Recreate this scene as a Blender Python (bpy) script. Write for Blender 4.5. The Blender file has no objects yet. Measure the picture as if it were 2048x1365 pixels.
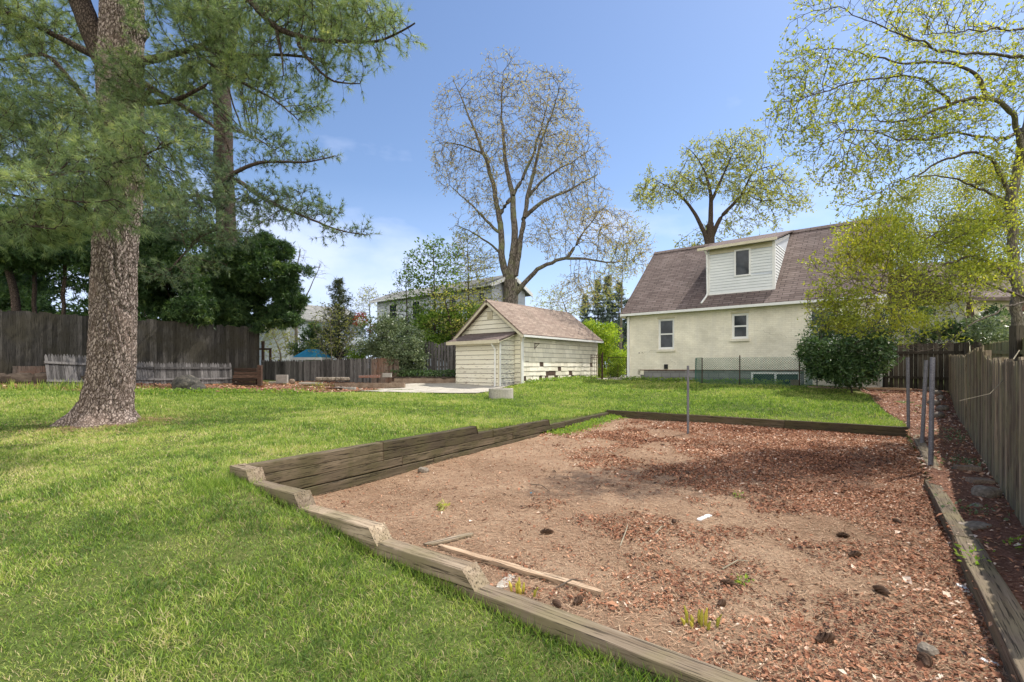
import bpy, math, random
import numpy as np
from mathutils import Vector, Matrix

random.seed(7)
RS = np.random.RandomState(11)
SC = bpy.context.scene
COL = SC.collection
# ---- measured camera of the photograph (pixels of a 2048 x 1365 frame) ----
F, CX, HY, CZ = 985.0, 1024.0, 737.0, 1.45
YAW = math.atan2(-0.638, 0.770)        # the plot's own axes: walls run along YAW


def W(px, D, py=None, z=None):
    """point at depth D seen at column px (row py or height z)"""
    return Vector(((px - CX) * D / F, D, CZ + (HY - py) * D / F if z is None else z))


# ---------------------------------------------------------------- terrain
_T = np.array([(-3, 1, 0), (0, 1, -.05), (2.2, 0, 0), (-6, 3, .08), (-1.5, 2.3, -.02), (.8, 1.9, -.03), (-.4, 2.9, .02),
               (-1.3, 3.6, .16), (-2.0, 4.1, .26), (-2.9, 4.6, .42), (-5, 5.5, .32), (-7.5, 8.9, .43), (-10, 6, .3), (-1.7, 6.5, .45),
               (-.9, 8.2, .46), (.5, 10.4, .37), (2.3, 13.6, .28), (-3, 10, .48), (-5, 13, .5), (-12, 13, .72),
               (-17, 16, .98), (-12, 21, .74), (-6.5, 21, .48), (-3.5, 20, .55), (-.5, 21.0, .6), (.4, 21.7, .74),
               (4.5, 26, .85), (5.3, 22.3, .9), (10.8, 17.6, .84), (13, 15.6, .72), (8.2, 9.9, .28), (10.2, 12, .3),
               (7.4, 8, .12), (5.2, 5.6, .08), (3.3, 3.1, .08), (2.4, 1.6, .05), (-16, 6, .5), (-30, 20, 1.1), (30, 10, .6),
               (0, 60, 1), (60, 60, 1), (-60, 60, 1), (-60, -30, .3), (60, -30, .3), (0, -60, 0), (-40, 0, .4), (40, 0, .4),
               (0, -6, 0), (-12, 28, .9), (-4, 26, .9), (8, 16, .66), (4, 18, .62), (6, 12.5, .38)], float)
_d = np.sqrt(((_T[:, None, :2] - _T[None, :, :2]) ** 2).sum(-1))
_A = np.zeros((len(_T) + 1,) * 2)
_A[:-1, :-1] = -_d - 0.05 * np.eye(len(_T)) * 0
_A[:-1, -1] = 1
_A[-1, :-1] = 1
_w = np.linalg.solve(_A, np.append(_T[:, 2], 0))


def hash2(ix, iy, s):
    v = np.sin(ix * 127.1 + iy * 311.7 + s * 74.7) * 43758.5453
    return v - np.floor(v)


def vn(x, y, s=0.0):
    x = np.asarray(x, float); y = np.asarray(y, float)
    ix = np.floor(x); iy = np.floor(y); fx = x - ix; fy = y - iy
    fx = fx * fx * (3 - 2 * fx); fy = fy * fy * (3 - 2 * fy)
    a = hash2(ix, iy, s); b = hash2(ix + 1, iy, s); c = hash2(ix, iy + 1, s); d = hash2(ix + 1, iy + 1, s)
    return (a + (b - a) * fx) * (1 - fy) + (c + (d - c) * fx) * fy - .5


def TH(x, y):
    x = np.atleast_1d(np.asarray(x, float)); y = np.atleast_1d(np.asarray(y, float))
    out = np.zeros(x.shape)
    xf = np.clip(x.ravel(), -60, 60); yf = np.clip(y.ravel(), -60, 60)
    r = np.empty(xf.shape)
    for i in range(0, len(xf), 40000):
        dd = np.sqrt((xf[i:i + 40000, None] - _T[None, :, 0]) ** 2 + (yf[i:i + 40000, None] - _T[None, :, 1]) ** 2)
        r[i:i + 40000] = -(dd @ _w[:-1]) + _w[-1]
    r = r.reshape(x.shape)
    return r + .035 * vn(x * 1.1, y * 1.1, 3) + .018 * vn(x * 3.1, y * 3.1, 5)


def th(x, y):
    return float(TH(x, y)[0])


def G(px, py):
    """where the ray through a pixel meets the lawn's terrain"""
    lo = None
    D = 1.2
    while D < 70:
        x = (px - CX) * D / F; z = CZ + (HY - py) * D / F
        if z <= th(x, D):
            a, b = D - .15, D
            for _ in range(14):
                m = (a + b) / 2
                if CZ + (HY - py) * m / F <= th((px - CX) * m / F, m): b = m
                else: a = m
            D = b
            break
        D += .15
    return Vector(((px - CX) * D / F, D, CZ + (HY - py) * D / F))


# garden bed outline (world metres)
BA, BB, BC = (-2.64, 4.80), (2.58, 13.3), (7.72, 9.6)
BR, BE, BN = (5.18, 6.1), (1.81, 1.51), (-.2, 3.08)
BED = [BA, BB, BC, BR, BE, BN]


def inpoly(x, y, poly):
    x = np.asarray(x, float); y = np.asarray(y, float)
    c = np.zeros(x.shape, bool)
    n = len(poly)
    for i in range(n):
        x0, y0 = poly[i][:2]; x1, y1 = poly[(i + 1) % n][:2]
        if y0 == y1: continue
        c ^= ((y0 > y) != (y1 > y)) & (x < (x1 - x0) * (y - y0) / (y1 - y0) + x0)
    return c


def BH(x, y):
    """height of the soil inside the bed"""
    x = np.asarray(x, float); y = np.asarray(y, float)
    t = np.clip((y - 4.5) / 9, 0, 1)
    near = np.exp(-((x * .61 + y * .79 - 2.3) ** 2) / .35) * .045
    far = .17 * t
    return far + near + .035 * vn(x * .8, y * .8, 9) + .022 * vn(x * 2.3, y * 2.3, 10) + .01 * vn(x * 7, y * 7, 12)


def bh(x, y):
    return float(BH(np.array([x]), np.array([y]))[0])


def GB(px, py):
    """pixel onto the bed's soil"""
    D = 5.0
    for _ in range(12):
        x = (px - CX) * D / F
        D = F * (CZ - bh(x, D)) / max(py - HY, 5)
    return Vector(((px - CX) * D / F, D, bh((px - CX) * D / F, D)))


# ---------------------------------------------------------------- object helpers
def tag(o, label=None, cat=None, group=None, kind=None):
    if label: o['label'] = label
    if cat: o['category'] = cat
    if group: o['group'] = group
    if kind: o['kind'] = kind
    return o


def empty(name, loc, rz=0, label=None, cat=None, group=None):
    o = bpy.data.objects.new(name, None)
    COL.objects.link(o)
    o.location = loc; o.rotation_euler = (0, 0, rz); o.empty_display_size = .2
    return tag(o, label, cat, group)


def link(name, me, parent=None, mat=None):
    o = bpy.data.objects.new(name, me)
    COL.objects.link(o)
    if parent is not None: o.parent = parent
    if mat is not None: me.materials.append(mat)
    return o


def np_mesh(name, V, faces, rnd=None, smooth=False):
    """faces: list of (n,k) int arrays"""
    V = np.ascontiguousarray(V, np.float32)
    me = bpy.data.meshes.new(name)
    me.vertices.add(len(V))
    me.vertices.foreach_set('co', V.ravel())
    faces = [np.asarray(f, np.int32) for f in faces if len(f)]
    nl = sum(f.size for f in faces); npoly = sum(len(f) for f in faces)
    me.loops.add(nl); me.polygons.add(npoly)
    me.loops.foreach_set('vertex_index', np.concatenate([f.ravel() for f in faces]))
    st = []; k = 0
    for f in faces:
        st.append(k + np.arange(len(f)) * f.shape[1]); k += f.size
    me.polygons.foreach_set('loop_start', np.concatenate(st).astype(np.int32))
    me.polygons.foreach_set('use_smooth', np.full(npoly, smooth))
    me.update(calc_edges=True)
    if rnd is not None:
        a = me.attributes.new('rnd', 'FLOAT', 'POINT')
        a.data.foreach_set('value', np.ascontiguousarray(rnd, np.float32))
    return me


class MB:
    """collects simple solids, builds them as ONE mesh"""
    def __init__(s):
        s.v = []; s.f = []; s.r = []; s.rnd = .5

    def add(s, vs, fs):
        k = len(s.v)
        s.v += [tuple(v) for v in vs]; s.r += [s.rnd] * len(vs)
        s.f += [tuple(i + k for i in f) for f in fs]

    def box(s, x0, y0, z0, x1, y1, z1):
        s.add([(x0, y0, z0), (x1, y0, z0), (x1, y1, z0), (x0, y1, z0), (x0, y0, z1), (x1, y0, z1), (x1, y1, z1), (x0, y1, z1)],
              [(0, 3, 2, 1), (4, 5, 6, 7), (0, 1, 5, 4), (1, 2, 6, 5), (2, 3, 7, 6), (3, 0, 4, 7)])

    def prism(s, poly, vec):
        """planar polygon extruded by vec"""
        n = len(poly); vec = Vector(vec)
        P = [Vector(p) for p in poly]
        nr = Vector((0, 0, 0))
        for i in range(n): nr += P[i].cross(P[(i + 1) % n])
        if nr.dot(vec) > 0: P = P[::-1]
        vs = P + [p + vec for p in P]
        s.add(vs, [tuple(range(n)), tuple(range(2 * n - 1, n - 1, -1))] +
              [(i, i + n, (i + 1) % n + n, (i + 1) % n) for i in range(n)])

    def bar(s, p0, p1, w, h, up=(0, 0, 1)):
        p0 = Vector(p0); p1 = Vector(p1); d = (p1 - p0).normalized()
        side = d.cross(Vector(up))
        if side.length < 1e-4: side = d.cross(Vector((0, 1, 0)))
        side.normalize(); u = side.cross(d)
        a = side * w / 2; b = u * h / 2
        s.add([p0 - a - b, p0 + a - b, p0 + a + b, p0 - a + b, p1 - a - b, p1 + a - b, p1 + a + b, p1 - a + b],
              [(0, 1, 2, 3), (7, 6, 5, 4), (4, 5, 1, 0), (5, 6, 2, 1), (6, 7, 3, 2), (7, 4, 0, 3)])

    def tube(s, pts, rads, k=8, cap=True):
        pts = [Vector(p) for p in pts]
        if not hasattr(rads, '__len__'): rads = [rads] * len(pts)
        base = len(s.v); vs = []
        for i, p in enumerate(pts):
            d = (pts[min(i + 1, len(pts) - 1)] - pts[max(i - 1, 0)]).normalized()
            ref = Vector((0, 0, 1)) if abs(d.z) < .9 else Vector((1, 0, 0))
            a = d.cross(ref).normalized(); b = d.cross(a)
            for j in range(k):
                t = 2 * math.pi * j / k
                vs.append(p + (a * math.cos(t) + b * math.sin(t)) * rads[i])
        fs = []
        for i in range(len(pts) - 1):
            for j in range(k):
                j2 = (j + 1) % k
                fs.append((i * k + j, (i + 1) * k + j, (i + 1) * k + j2, i * k + j2))
        if cap:
            fs.append(tuple(range(k))); fs.append(tuple((len(pts) - 1) * k + j for j in range(k - 1, -1, -1)))
        s.add(vs, fs)

    def lump(s, c, r, seed=0, k=10, amp=.25, sq=0.0):
        c = Vector(c); rr = random.Random(seed)
        ph = [rr.uniform(0, 6.28) for _ in range(6)]
        m = k // 2 + 1; vs = []
        for i in range(m + 1):
            th_ = math.pi * i / m
            for j in range(k):
                ph_ = 2 * math.pi * j / k
                q = 1 + amp * (math.sin(2 * ph_ + ph[0]) * math.sin(th_ + ph[1]) + .5 * math.sin(3 * ph_ + ph[2] + 2 * th_) + .4 * rr.uniform(-1, 1)) * .5
                e = 1 - sq
                cs = lambda t: math.copysign(abs(math.cos(t)) ** e, math.cos(t))
                sn = lambda t: math.copysign(abs(math.sin(t)) ** e, math.sin(t))
                vs.append((c.x + r[0] * q * sn(th_) * cs(ph_), c.y + r[1] * q * sn(th_) * sn(ph_), c.z + r[2] * cs(th_) * (1 if i in (0, m) else q)))
        fs = []
        for i in range(m):
            for j in range(k):
                j2 = (j + 1) % k
                fs.append((i * k + j, (i + 1) * k + j, (i + 1) * k + j2, i * k + j2))
        s.add(vs, fs)

    def build(s, name, mat, parent=None, smooth=False, bevel=0):
        me = bpy.data.meshes.new(name)
        me.from_pydata(s.v, [], s.f)
        me.validate()
        a = me.attributes.new('rnd', 'FLOAT', 'POINT'); a.data.foreach_set('value', s.r[:len(me.vertices)])
        uv = me.uv_layers.new(name='UVMap')
        buf = np.zeros(len(me.loops) * 2, np.float32)
        for p in me.polygons:
            n = p.normal
            if abs(n.z) < .985:
                t = Vector((-n.y, n.x, 0)).normalized(); b = n.cross(t)
            else:
                t = Vector((1, 0, 0)); b = Vector((0, 1, 0))
            for li in p.loop_indices:
                c = me.vertices[me.loops[li].vertex_index].co
                buf[li * 2] = c.dot(t); buf[li * 2 + 1] = c.dot(b)
        uv.data.foreach_set('uv', buf)
        if smooth: me.polygons.foreach_set('use_smooth', np.ones(len(me.polygons), bool))
        me.materials.append(mat)
        o = link(name, me, parent)
        if bevel:
            m = o.modifiers.new('bevel', 'BEVEL'); m.width = bevel; m.segments = 2; m.limit_method = 'ANGLE'
        return o


def one(name, mat, fn, parent=None, **k):
    m = MB(); fn(m); return m.build(name, mat, parent, **k)


# ---------------------------------------------------------------- materials
def nd(nt, typ, **kw):
    n = nt.nodes.new(typ)
    for k, v in kw.items():
        if k.startswith('_'): setattr(n, k[1:], v)
        else:
            key = k.replace('__', ' ')
            s = n.inputs[int(key[1:])] if key[0] == 'i' and key[1:].isdigit() else n.inputs[key]
            if isinstance(v, bpy.types.NodeSocket): nt.links.new(v, s)
            else: s.default_value = v
    return n


def c4(c):
    return (c[0], c[1], c[2], 1)


def ramp(nt, fac, stops):
    r = nt.nodes.new('ShaderNodeValToRGB')
    nt.links.new(fac, r.inputs[0])
    e = r.color_ramp.elements
    while len(e) < len(stops): e.new(.5)
    for i, (p, c) in enumerate(stops):
        e[i].position = p; e[i].color = c4(c) if hasattr(c, '__len__') else (c, c, c, 1)
    return r.outputs[0]


def newmat(name, rough=.8, spec=.3):
    m = bpy.data.materials.new(name); m.use_nodes = True
    nt = m.node_tree
    b = nt.nodes['Principled BSDF']
    b.inputs['Roughness'].default_value = rough
    b.inputs['Specular IOR Level'].default_value = spec
    return m, nt, b


def coords(nt, kind='Object', scale=(1, 1, 1)):
    tc = nt.nodes.new('ShaderNodeTexCoord')
    mp = nd(nt, 'ShaderNodeMapping', Vector=tc.outputs[kind], Scale=scale)
    return mp.outputs[0]


def noise(nt, vec, scale, detail=4, rough=.6, dist=0):
    return nd(nt, 'ShaderNodeTexNoise', Vector=vec, Scale=scale, Detail=detail, Roughness=rough, Distortion=dist).outputs[0]


def mixc(nt, fac, a, b, mode='MIX'):
    n = nt.nodes.new('ShaderNodeMix'); n.data_type = 'RGBA'; n.blend_type = mode
    for sock, v in ((n.inputs[0], fac), (n.inputs[6], a), (n.inputs[7], b)):
        if isinstance(v, bpy.types.NodeSocket): nt.links.new(v, sock)
        else: sock.default_value = v if not hasattr(v, '__len__') else c4(v)
    return n.outputs[2]


def bump(nt, b, h, strength=.5, dist=.02):
    n = nd(nt, 'ShaderNodeBump', Strength=strength, Distance=dist, Height=h)
    nt.links.new(n.outputs[0], b.inputs['Normal'])


def m_noise(name, cols, scale=4, rough=.85, bmp=.3, bd=.01, detail=6, sc=(1, 1, 1), spec=.25, fine=None):
    m, nt, b = newmat(name, rough, spec)
    v = coords(nt, 'Object', sc)
    f = noise(nt, v, scale, detail, .65)
    n = len(cols)
    c = ramp(nt, f, [(.28 + .44 * i / (n - 1), cols[i]) for i in range(n)])
    if fine:
        f2 = noise(nt, v, fine, 3, .7)
        c = mixc(nt, 1.0, c, ramp(nt, f2, [(.3, .55), (.7, 1.35)]), 'MULTIPLY')
        bump(nt, b, f2, bmp, bd)
    else:
        bump(nt, b, f, bmp, bd)
    nt.links.new(c, b.inputs['Base Color'])
    return m


def m_wood(name, dark, light, sc=(.8, 14, 14), rough=.85, green=None, bmp=.5, kind='Object', stain=None):
    """weathered wood: grain along the local axis with the small scale; every board gets its own tone from 'rnd'"""
    m, nt, b = newmat(name, rough, .2)
    v = coords(nt, kind, sc)
    at = nd(nt, 'ShaderNodeAttribute', _attribute_name='rnd').outputs['Fac']
    comb = nd(nt, 'ShaderNodeCombineXYZ', X=at, Y=at, Z=at).outputs[0]
    off = nd(nt, 'ShaderNodeVectorMath', _operation='SCALE', Vector=comb, Scale=37.0).outputs[0]
    v2 = nd(nt, 'ShaderNodeVectorMath', _operation='ADD', i0=v, i1=off).outputs[0]
    g = noise(nt, v2, 1.6, 6, .7, .4)
    c = ramp(nt, g, [(.25, dark), (.55, [(a + q) / 2 for a, q in zip(dark, light)]), (.75, light)])
    tone = ramp(nt, at, [(0, .42), (.5, 1.0), (1, 1.45)])
    c = mixc(nt, 1.0, c, tone, 'MULTIPLY')
    v3 = coords(nt, 'Object')
    if green:
        f = ramp(nt, noise(nt, v3, 2.2, 4, .6), [(.45, 0), (.62, .75)])
        c = mixc(nt, f, c, green)
    if stain:
        f = ramp(nt, noise(nt, v3, 1.1, 4, .6), [(.42, 0), (.6, .8)])
        c = mixc(nt, f, c, stain)
    crack = ramp(nt, noise(nt, v2, 4.5, 3, .8, .3), [(.38, .25), (.46, 1)])
    c = mixc(nt, 1.0, c, crack, 'MULTIPLY')
    nt.links.new(c, b.inputs['Base Color'])
    h = mixc(nt, .6, g, crack)
    bump(nt, b, h, bmp, .012)
    return m


def m_leaf(name, stops, trans=.45, rough=.5, tint=None):
    m, nt, b = newmat(name, rough, .35)
    at = nd(nt, 'ShaderNodeAttribute', _attribute_name='rnd').outputs['Fac']
    c = ramp(nt, at, stops)
    nt.links.new(c, b.inputs['Base Color'])
    tr = nd(nt, 'ShaderNodeBsdfTranslucent')
    tcol = mixc(nt, 1.0, c, tint or (1.5, 1.5, .8), 'MULTIPLY')
    nt.links.new(tcol, tr.inputs[0])
    mx = nd(nt, 'ShaderNodeMixShader', i0=trans, i1=b.outputs[0], i2=tr.outputs[0])
    nt.links.new(mx.outputs[0], nt.nodes['Material Output'].inputs[0])
    return m


def m_bark(name, dark, light, sc=(9, 9, 3), bmp=.9, bd=.03, patch=None):
    m, nt, b = newmat(name, .9, .15)
    v = coords(nt, 'Object', sc)
    nz = noise(nt, v, 1.2, 3, .6)
    v2 = nd(nt, 'ShaderNodeVectorMath', _operation='ADD', i0=v, i1=nd(nt, 'ShaderNodeCombineXYZ', X=nz, Y=nz, Z=nz).outputs[0]).outputs[0]
    vo = nd(nt, 'ShaderNodeTexVoronoi', Vector=v2, Scale=1.7, _feature='F1')
    ed = nd(nt, 'ShaderNodeTexVoronoi', Vector=v2, Scale=1.7, _feature='DISTANCE_TO_EDGE').outputs[0]
    plate = ramp(nt, ed, [(.0, 0), (.22, 1)])
    fn = noise(nt, v, 5, 5, .75)
    c = mixc(nt, plate, dark, light)
    c = mixc(nt, 1.0, c, ramp(nt, fn, [(.3, .5), (.7, 1.4)]), 'MULTIPLY')
    if patch:
        f = ramp(nt, noise(nt, coords(nt, 'Object'), 1.3, 4, .6), [(.5, 0), (.66, .6)])
        c = mixc(nt, f, c, patch)
    nt.links.new(c, b.inputs['Base Color'])
    bump(nt, b, mixc(nt, .45, plate, fn), bmp, bd)
    return m


def m_brick(name, c1, c2, mortar, w, h, ms=.01, rough=.85, bmp=.5, bd=.01, vary=None, freq=2, off=.5, nscale=1.2, streak=None):
    """brick-type pattern in metres on UV: shingles, bricks, blocks"""
    m, nt, b = newmat(name, rough, .2)
    v = coords(nt, 'UV')
    t = nd(nt, 'ShaderNodeTexBrick', Vector=v, Scale=1.0, Color1=c4(c1), Color2=c4(c2), Mortar=c4(mortar))
    t.inputs['Mortar Size'].default_value = ms
    t.inputs['Brick Width'].default_value = w
    t.inputs['Row Height'].default_value = h
    t.inputs['Mortar Smooth'].default_value = .3
    t.offset = off; t.offset_frequency = freq
    f = noise(nt, v, nscale, 5, .65)
    c = mixc(nt, 1.0, t.outputs[0], ramp(nt, f, [(.25, .72), (.75, 1.22)]), 'MULTIPLY')
    fn = noise(nt, v, 60, 3, .7)
    c = mixc(nt, 1.0, c, ramp(nt, fn, [(.25, .75), (.75, 1.2)]), 'MULTIPLY')
    if streak:
        vs = coords(nt, 'UV', (2.2, .35, 1))
        fs = ramp(nt, noise(nt, vs, 1.5, 4, .6), [(.52, 0), (.72, .55)])
        c = mixc(nt, fs, c, streak)
    nt.links.new(c, b.inputs['Base Color'])
    inv = nd(nt, 'ShaderNodeMath', _operation='SUBTRACT', i0=1.0, i1=t.outputs[1]).outputs[0]
    bump(nt, b, mixc(nt, .25, inv, fn), bmp, bd)
    return m


def m_glass(name, c=(.02, .025, .03)):
    m, nt, b = newmat(name, .06, .35)
    v = coords(nt, 'Object')
    col = ramp(nt, noise(nt, v, 2.0, 3, .6), [(.4, c), (.6, [q * 2.2 for q in c])])
    nt.links.new(col, b.inputs['Base Color'])
    bump(nt, b, noise(nt, v, 1.5, 1, .5), .03, .02)
    return m


M = {}
M['bark_pine'] = m_bark('pine_bark', (.09, .062, .048), (.43, .35, .31), (15, 15, 6), 1.0, .035, patch=(.30, .22, .18))
M['bark_dark'] = m_bark('dark_bark', (.03, .022, .017), (.14, .105, .085), (22, 22, 7))
M['bark_oak'] = m_bark('oak_bark', (.06, .05, .042), (.23, .2, .17), (7, 7, 1.6), patch=(.2, .23, .1))
M['bark_grey'] = m_bark('grey_bark', (.10, .085, .07), (.25, .22, .18), (14, 14, 4), .6, .012, patch=(.17, .17, .11))
M['twig'] = m_noise('twig_bark', [(.05, .04, .03), (.14, .11, .085)], 9, .9)
M['twig_pale'] = m_noise('pale_twig', [(.2, .17, .12), (.34, .3, .22)], 9, .9)
M['needle'] = m_leaf('pine_needles', [(0, (.09, .14, .085)), (.4, (.20, .275, .14)), (.75, (.36, .42, .20)), (1, (.54, .53, .27))], .42, .45)
M['needle_far'] = m_leaf('far_pine_needles', [(0, (.06, .10, .065)), (.5, (.14, .2, .115)), (1, (.28, .33, .16))], .35, .5)
M['yew'] = m_leaf('dark_evergreen', [(0, (.016, .04, .017)), (.5, (.055, .11, .038)), (.85, (.13, .21, .065)), (1, (.22, .3, .09))], .28, .5)
M['spruce'] = m_leaf('spruce_foliage', [(0, (.03, .06, .03)), (.6, (.10, .13, .06)), (1, (.22, .2, .09))], .2, .6)
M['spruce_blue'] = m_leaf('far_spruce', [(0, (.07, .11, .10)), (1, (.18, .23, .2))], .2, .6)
M['oak_bud'] = m_leaf('oak_catkins', [(0, (.24, .18, .09)), (.5, (.43, .34, .15)), (1, (.55, .5, .22))], .4, .6)
M['leaf_mag'] = m_leaf('magnolia_leaf', [(0, (.13, .17, .035)), (.5, (.30, .36, .06)), (1, (.56, .55, .09))], .5, .4, (1.7, 1.55, .6))
M['leaf_yel'] = m_leaf('yellow_leaf', [(0, (.15, .17, .035)), (.5, (.30, .31, .06)), (1, (.5, .46, .11))], .4, .5)
M['leaf_green'] = m_leaf('fresh_leaf', [(0, (.08, .15, .03)), (.5, (.18, .29, .05)), (1, (.34, .42, .08))], .5, .5)
M['leaf_pale'] = m_leaf('pale_young_leaf', [(0, (.2, .22, .07)), (.5, (.36, .37, .11)), (1, (.5, .47, .15))], .5, .5)
M['leaf_rhodo'] = m_leaf('rhododendron_leaf', [(0, (.022, .05, .018)), (.6, (.065, .12, .04)), (1, (.16, .24, .08))], .18, .28)
M['leaf_grey'] = m_leaf('grey_green_leaf', [(0, (.06, .09, .05)), (.5, (.14, .19, .1)), (1, (.28, .32, .2))], .25, .35)
M['leaf_hedge'] = m_leaf('hedge_leaf', [(0, (.16, .26, .03)), (.5, (.34, .46, .05)), (1, (.55, .6, .08))], .4, .5)
M['leaf_red'] = m_leaf('red_leaf', [(0, (.3, .05, .03)), (1, (.5, .12, .05))], .4, .5)
M['fence_dark'] = m_wood('weathered_grey_boards', (.03, .028, .024), (.115, .105, .095), (16, 16, .7), stain=(.045, .04, .028))
M['fence_grey'] = m_wood('grey_pickets', (.065, .06, .06), (.185, .175, .17), (16, 16, .7))
M['fence_brown'] = m_wood('brown_grey_boards', (.08, .062, .05), (.24, .195, .165), (16, 16, .7), stain=(.2, .11, .075))
M['fence_right'] = m_wood('olive_grey_boards', (.12, .09, .058), (.50, .41, .29), (18, 18, .6), green=(.26, .24, .14))
M['fence_mossy'] = m_wood('mossy_boards', (.18, .15, .07), (.52, .46, .25), (18, 18, .6), green=(.3, .31, .14))
M['post_dark'] = m_wood('dark_post', (.04, .033, .026), (.14, .12, .09), (14, 14, .7))
M['timber'] = m_wood('old_timber', (.13, .09, .055), (.40, .325, .24), (.55, 18, 18), green=(.19, .16, .09))
M['timber_in'] = m_wood('dark_olive_timber', (.055, .042, .025), (.19, .15, .10), (.7, 16, 16), green=(.085, .075, .035))  # darker and more olive than the other edging timber
M['timber_red'] = m_wood('rotten_timber', (.035, .021, .016), (.14, .085, .062), (1.0, 12, 12))
M['plank'] = m_wood('bleached_plank', (.28, .18, .11), (.58, .45, .32), (1.2, 20, 20))
M['metal_grey'] = m_noise('painted_grey_steel', [(.12, .12, .135), (.19, .19, .21)], 5, .5, .15, .004, spec=.5, fine=60)
M['metal_dark'] = m_noise('rusty_iron', [(.03, .02, .016), (.1, .055, .035)], 14, .75)
M['concrete'] = m_noise('old_concrete', [(.3, .27, .23), (.44, .41, .35), (.5, .47, .42)], 1.6, .9, .3, .006, fine=40)
M['block'] = m_noise('grey_block', [(.24, .22, .2), (.4, .38, .35)], 6, .95, .4, .006, fine=50)
M['block_brown'] = m_noise('earth_stained_block', [(.16, .11, .08), (.32, .25, .19)], 4, .95, .4, .006, fine=50)
M['stone'] = m_noise('field_stone', [(.14, .115, .09), (.30, .26, .21)], 6, .9, .5, .01, fine=30)
M['white'] = m_noise('white_paint', [(.66, .67, .66), (.8, .8, .78)], 3, .5, .1, .003, spec=.4)
M['white_vinyl'] = m_noise('white_vinyl_siding', [(.6, .63, .64), (.74, .76, .76)], 1.5, .55, .05, .003, spec=.4)
M['cream_trim'] = m_noise('cream_trim', [(.52, .47, .34), (.66, .61, .47)], 4, .65, .1, .003)
M['grey_siding'] = m_noise('pale_grey_siding', [(.5, .54, .6), (.6, .64, .7)], 2, .6, .05, .003)
M['glass'] = m_glass('window_glass')
M['black'] = m_noise('black_plastic', [(.01, .01, .012), (.03, .03, .033)], 8, .6)
M['blue_tarp'] = m_noise('blue_canopy', [(.02, .2, .36), (.04, .3, .48)], 3, .6)
M['soil_dark'] = m_noise('dark_soil', [(.035, .026, .02), (.08, .06, .045)], 6, .95)
M['shingle'] = m_brick('brown_asphalt_shingles', (.14, .105, .095), (.215, .17, .155), (.05, .04, .037), .42, .135, .012, .9, .7, .012, off=.37, nscale=.9, streak=(.12, .085, .08))
M['shingle_tan'] = m_brick('tan_asphalt_shingles', (.24, .18, .145), (.34, .27, .22), (.12, .09, .075), .38, .13, .012, .9, .7, .012, off=.37, nscale=1.2, streak=(.2, .14, .12))
M['shingle_grey'] = m_brick('grey_asphalt_shingles', (.2, .2, .19), (.3, .3, .28), (.1, .1, .1), .33, .16, .012, .9, .5, .01)
M['brick_paint'] = m_brick('cream_painted_brick', (.75, .705, .58), (.81, .77, .65), (.69, .64, .52), .21, .075, .007, .75, .4, .008, nscale=.8, streak=(.64, .61, .53))
M['brick_red'] = m_brick('red_brick', (.22, .09, .065), (.3, .14, .1), (.4, .36, .33), .21, .075, .008, .9)
M['cmu'] = m_brick('foundation_block', (.2, .2, .2), (.27, .27, .26), (.13, .125, .12), .4, .2, .01, .95)
# ================================================================= GROUND
def axis(lo, hi, step, far, growth=1.25):
    a = list(np.arange(lo, hi + step / 2, step))
    s = step
    left = []; x = lo
    while x > -far: s *= growth; x -= s; left.append(x)
    s = step; right = []; x = a[-1]
    while x < far: s *= growth; x += s; right.append(x)
    return np.array(left[::-1] + a + right)


def grid_mesh(name, xs, ys, zf, mask=None, smooth=True):
    X, Y = np.meshgrid(xs, ys)
    Z = zf(X, Y)
    V = np.stack([X.ravel(), Y.ravel(), Z.ravel()], 1)
    n, m = X.shape
    i = np.arange(n - 1)[:, None] * m + np.arange(m - 1)[None, :]
    Fq = np.stack([i, i + 1, i + m + 1, i + m], -1).reshape(-1, 4)
    if mask is not None:
        ok = mask(X, Y).ravel()
        Fq = Fq[ok[Fq].all(1)]
    return np_mesh(name, V, [Fq], smooth=smooth)


LINE_R = lambda y: .915 + .829 * y           # right fence, runs along this line
LEFT0, LEFT1 = Vector((-17.15, 16.5, 0)), Vector((-11.83, 22.9, 0))


def lineR(y):     # bed's right edge
    return 5.18 + (y - 6.1) * .733


def ground_z(X, Y):
    z = TH(X, Y)
    return np.where(inpoly(X, Y, BED), np.minimum(z, BH(X, Y)) - .09, z)


me = grid_mesh('ground', axis(-4, 8.4, .09, 900), axis(1.0, 14, .09, 1500), ground_z)
mg, nt, b = newmat('lawn_soil', .95, .1)
v = coords(nt)
f1 = noise(nt, v, .6, 5, .6)
f2 = noise(nt, v, 30, 4, .75)
c = ramp(nt, f1, [(.3, (.06, .085, .022)), (.5, (.09, .12, .03)), (.7, (.14, .14, .05))])
c = mixc(nt, 1.0, c, ramp(nt, f2, [(.25, .45), (.75, 1.4)]), 'MULTIPLY')
nt.links.new(c, b.inputs['Base Color']); bump(nt, b, f2, .8, .02)
ground = tag(link('ground', me, mat=mg), kind='structure')

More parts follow.
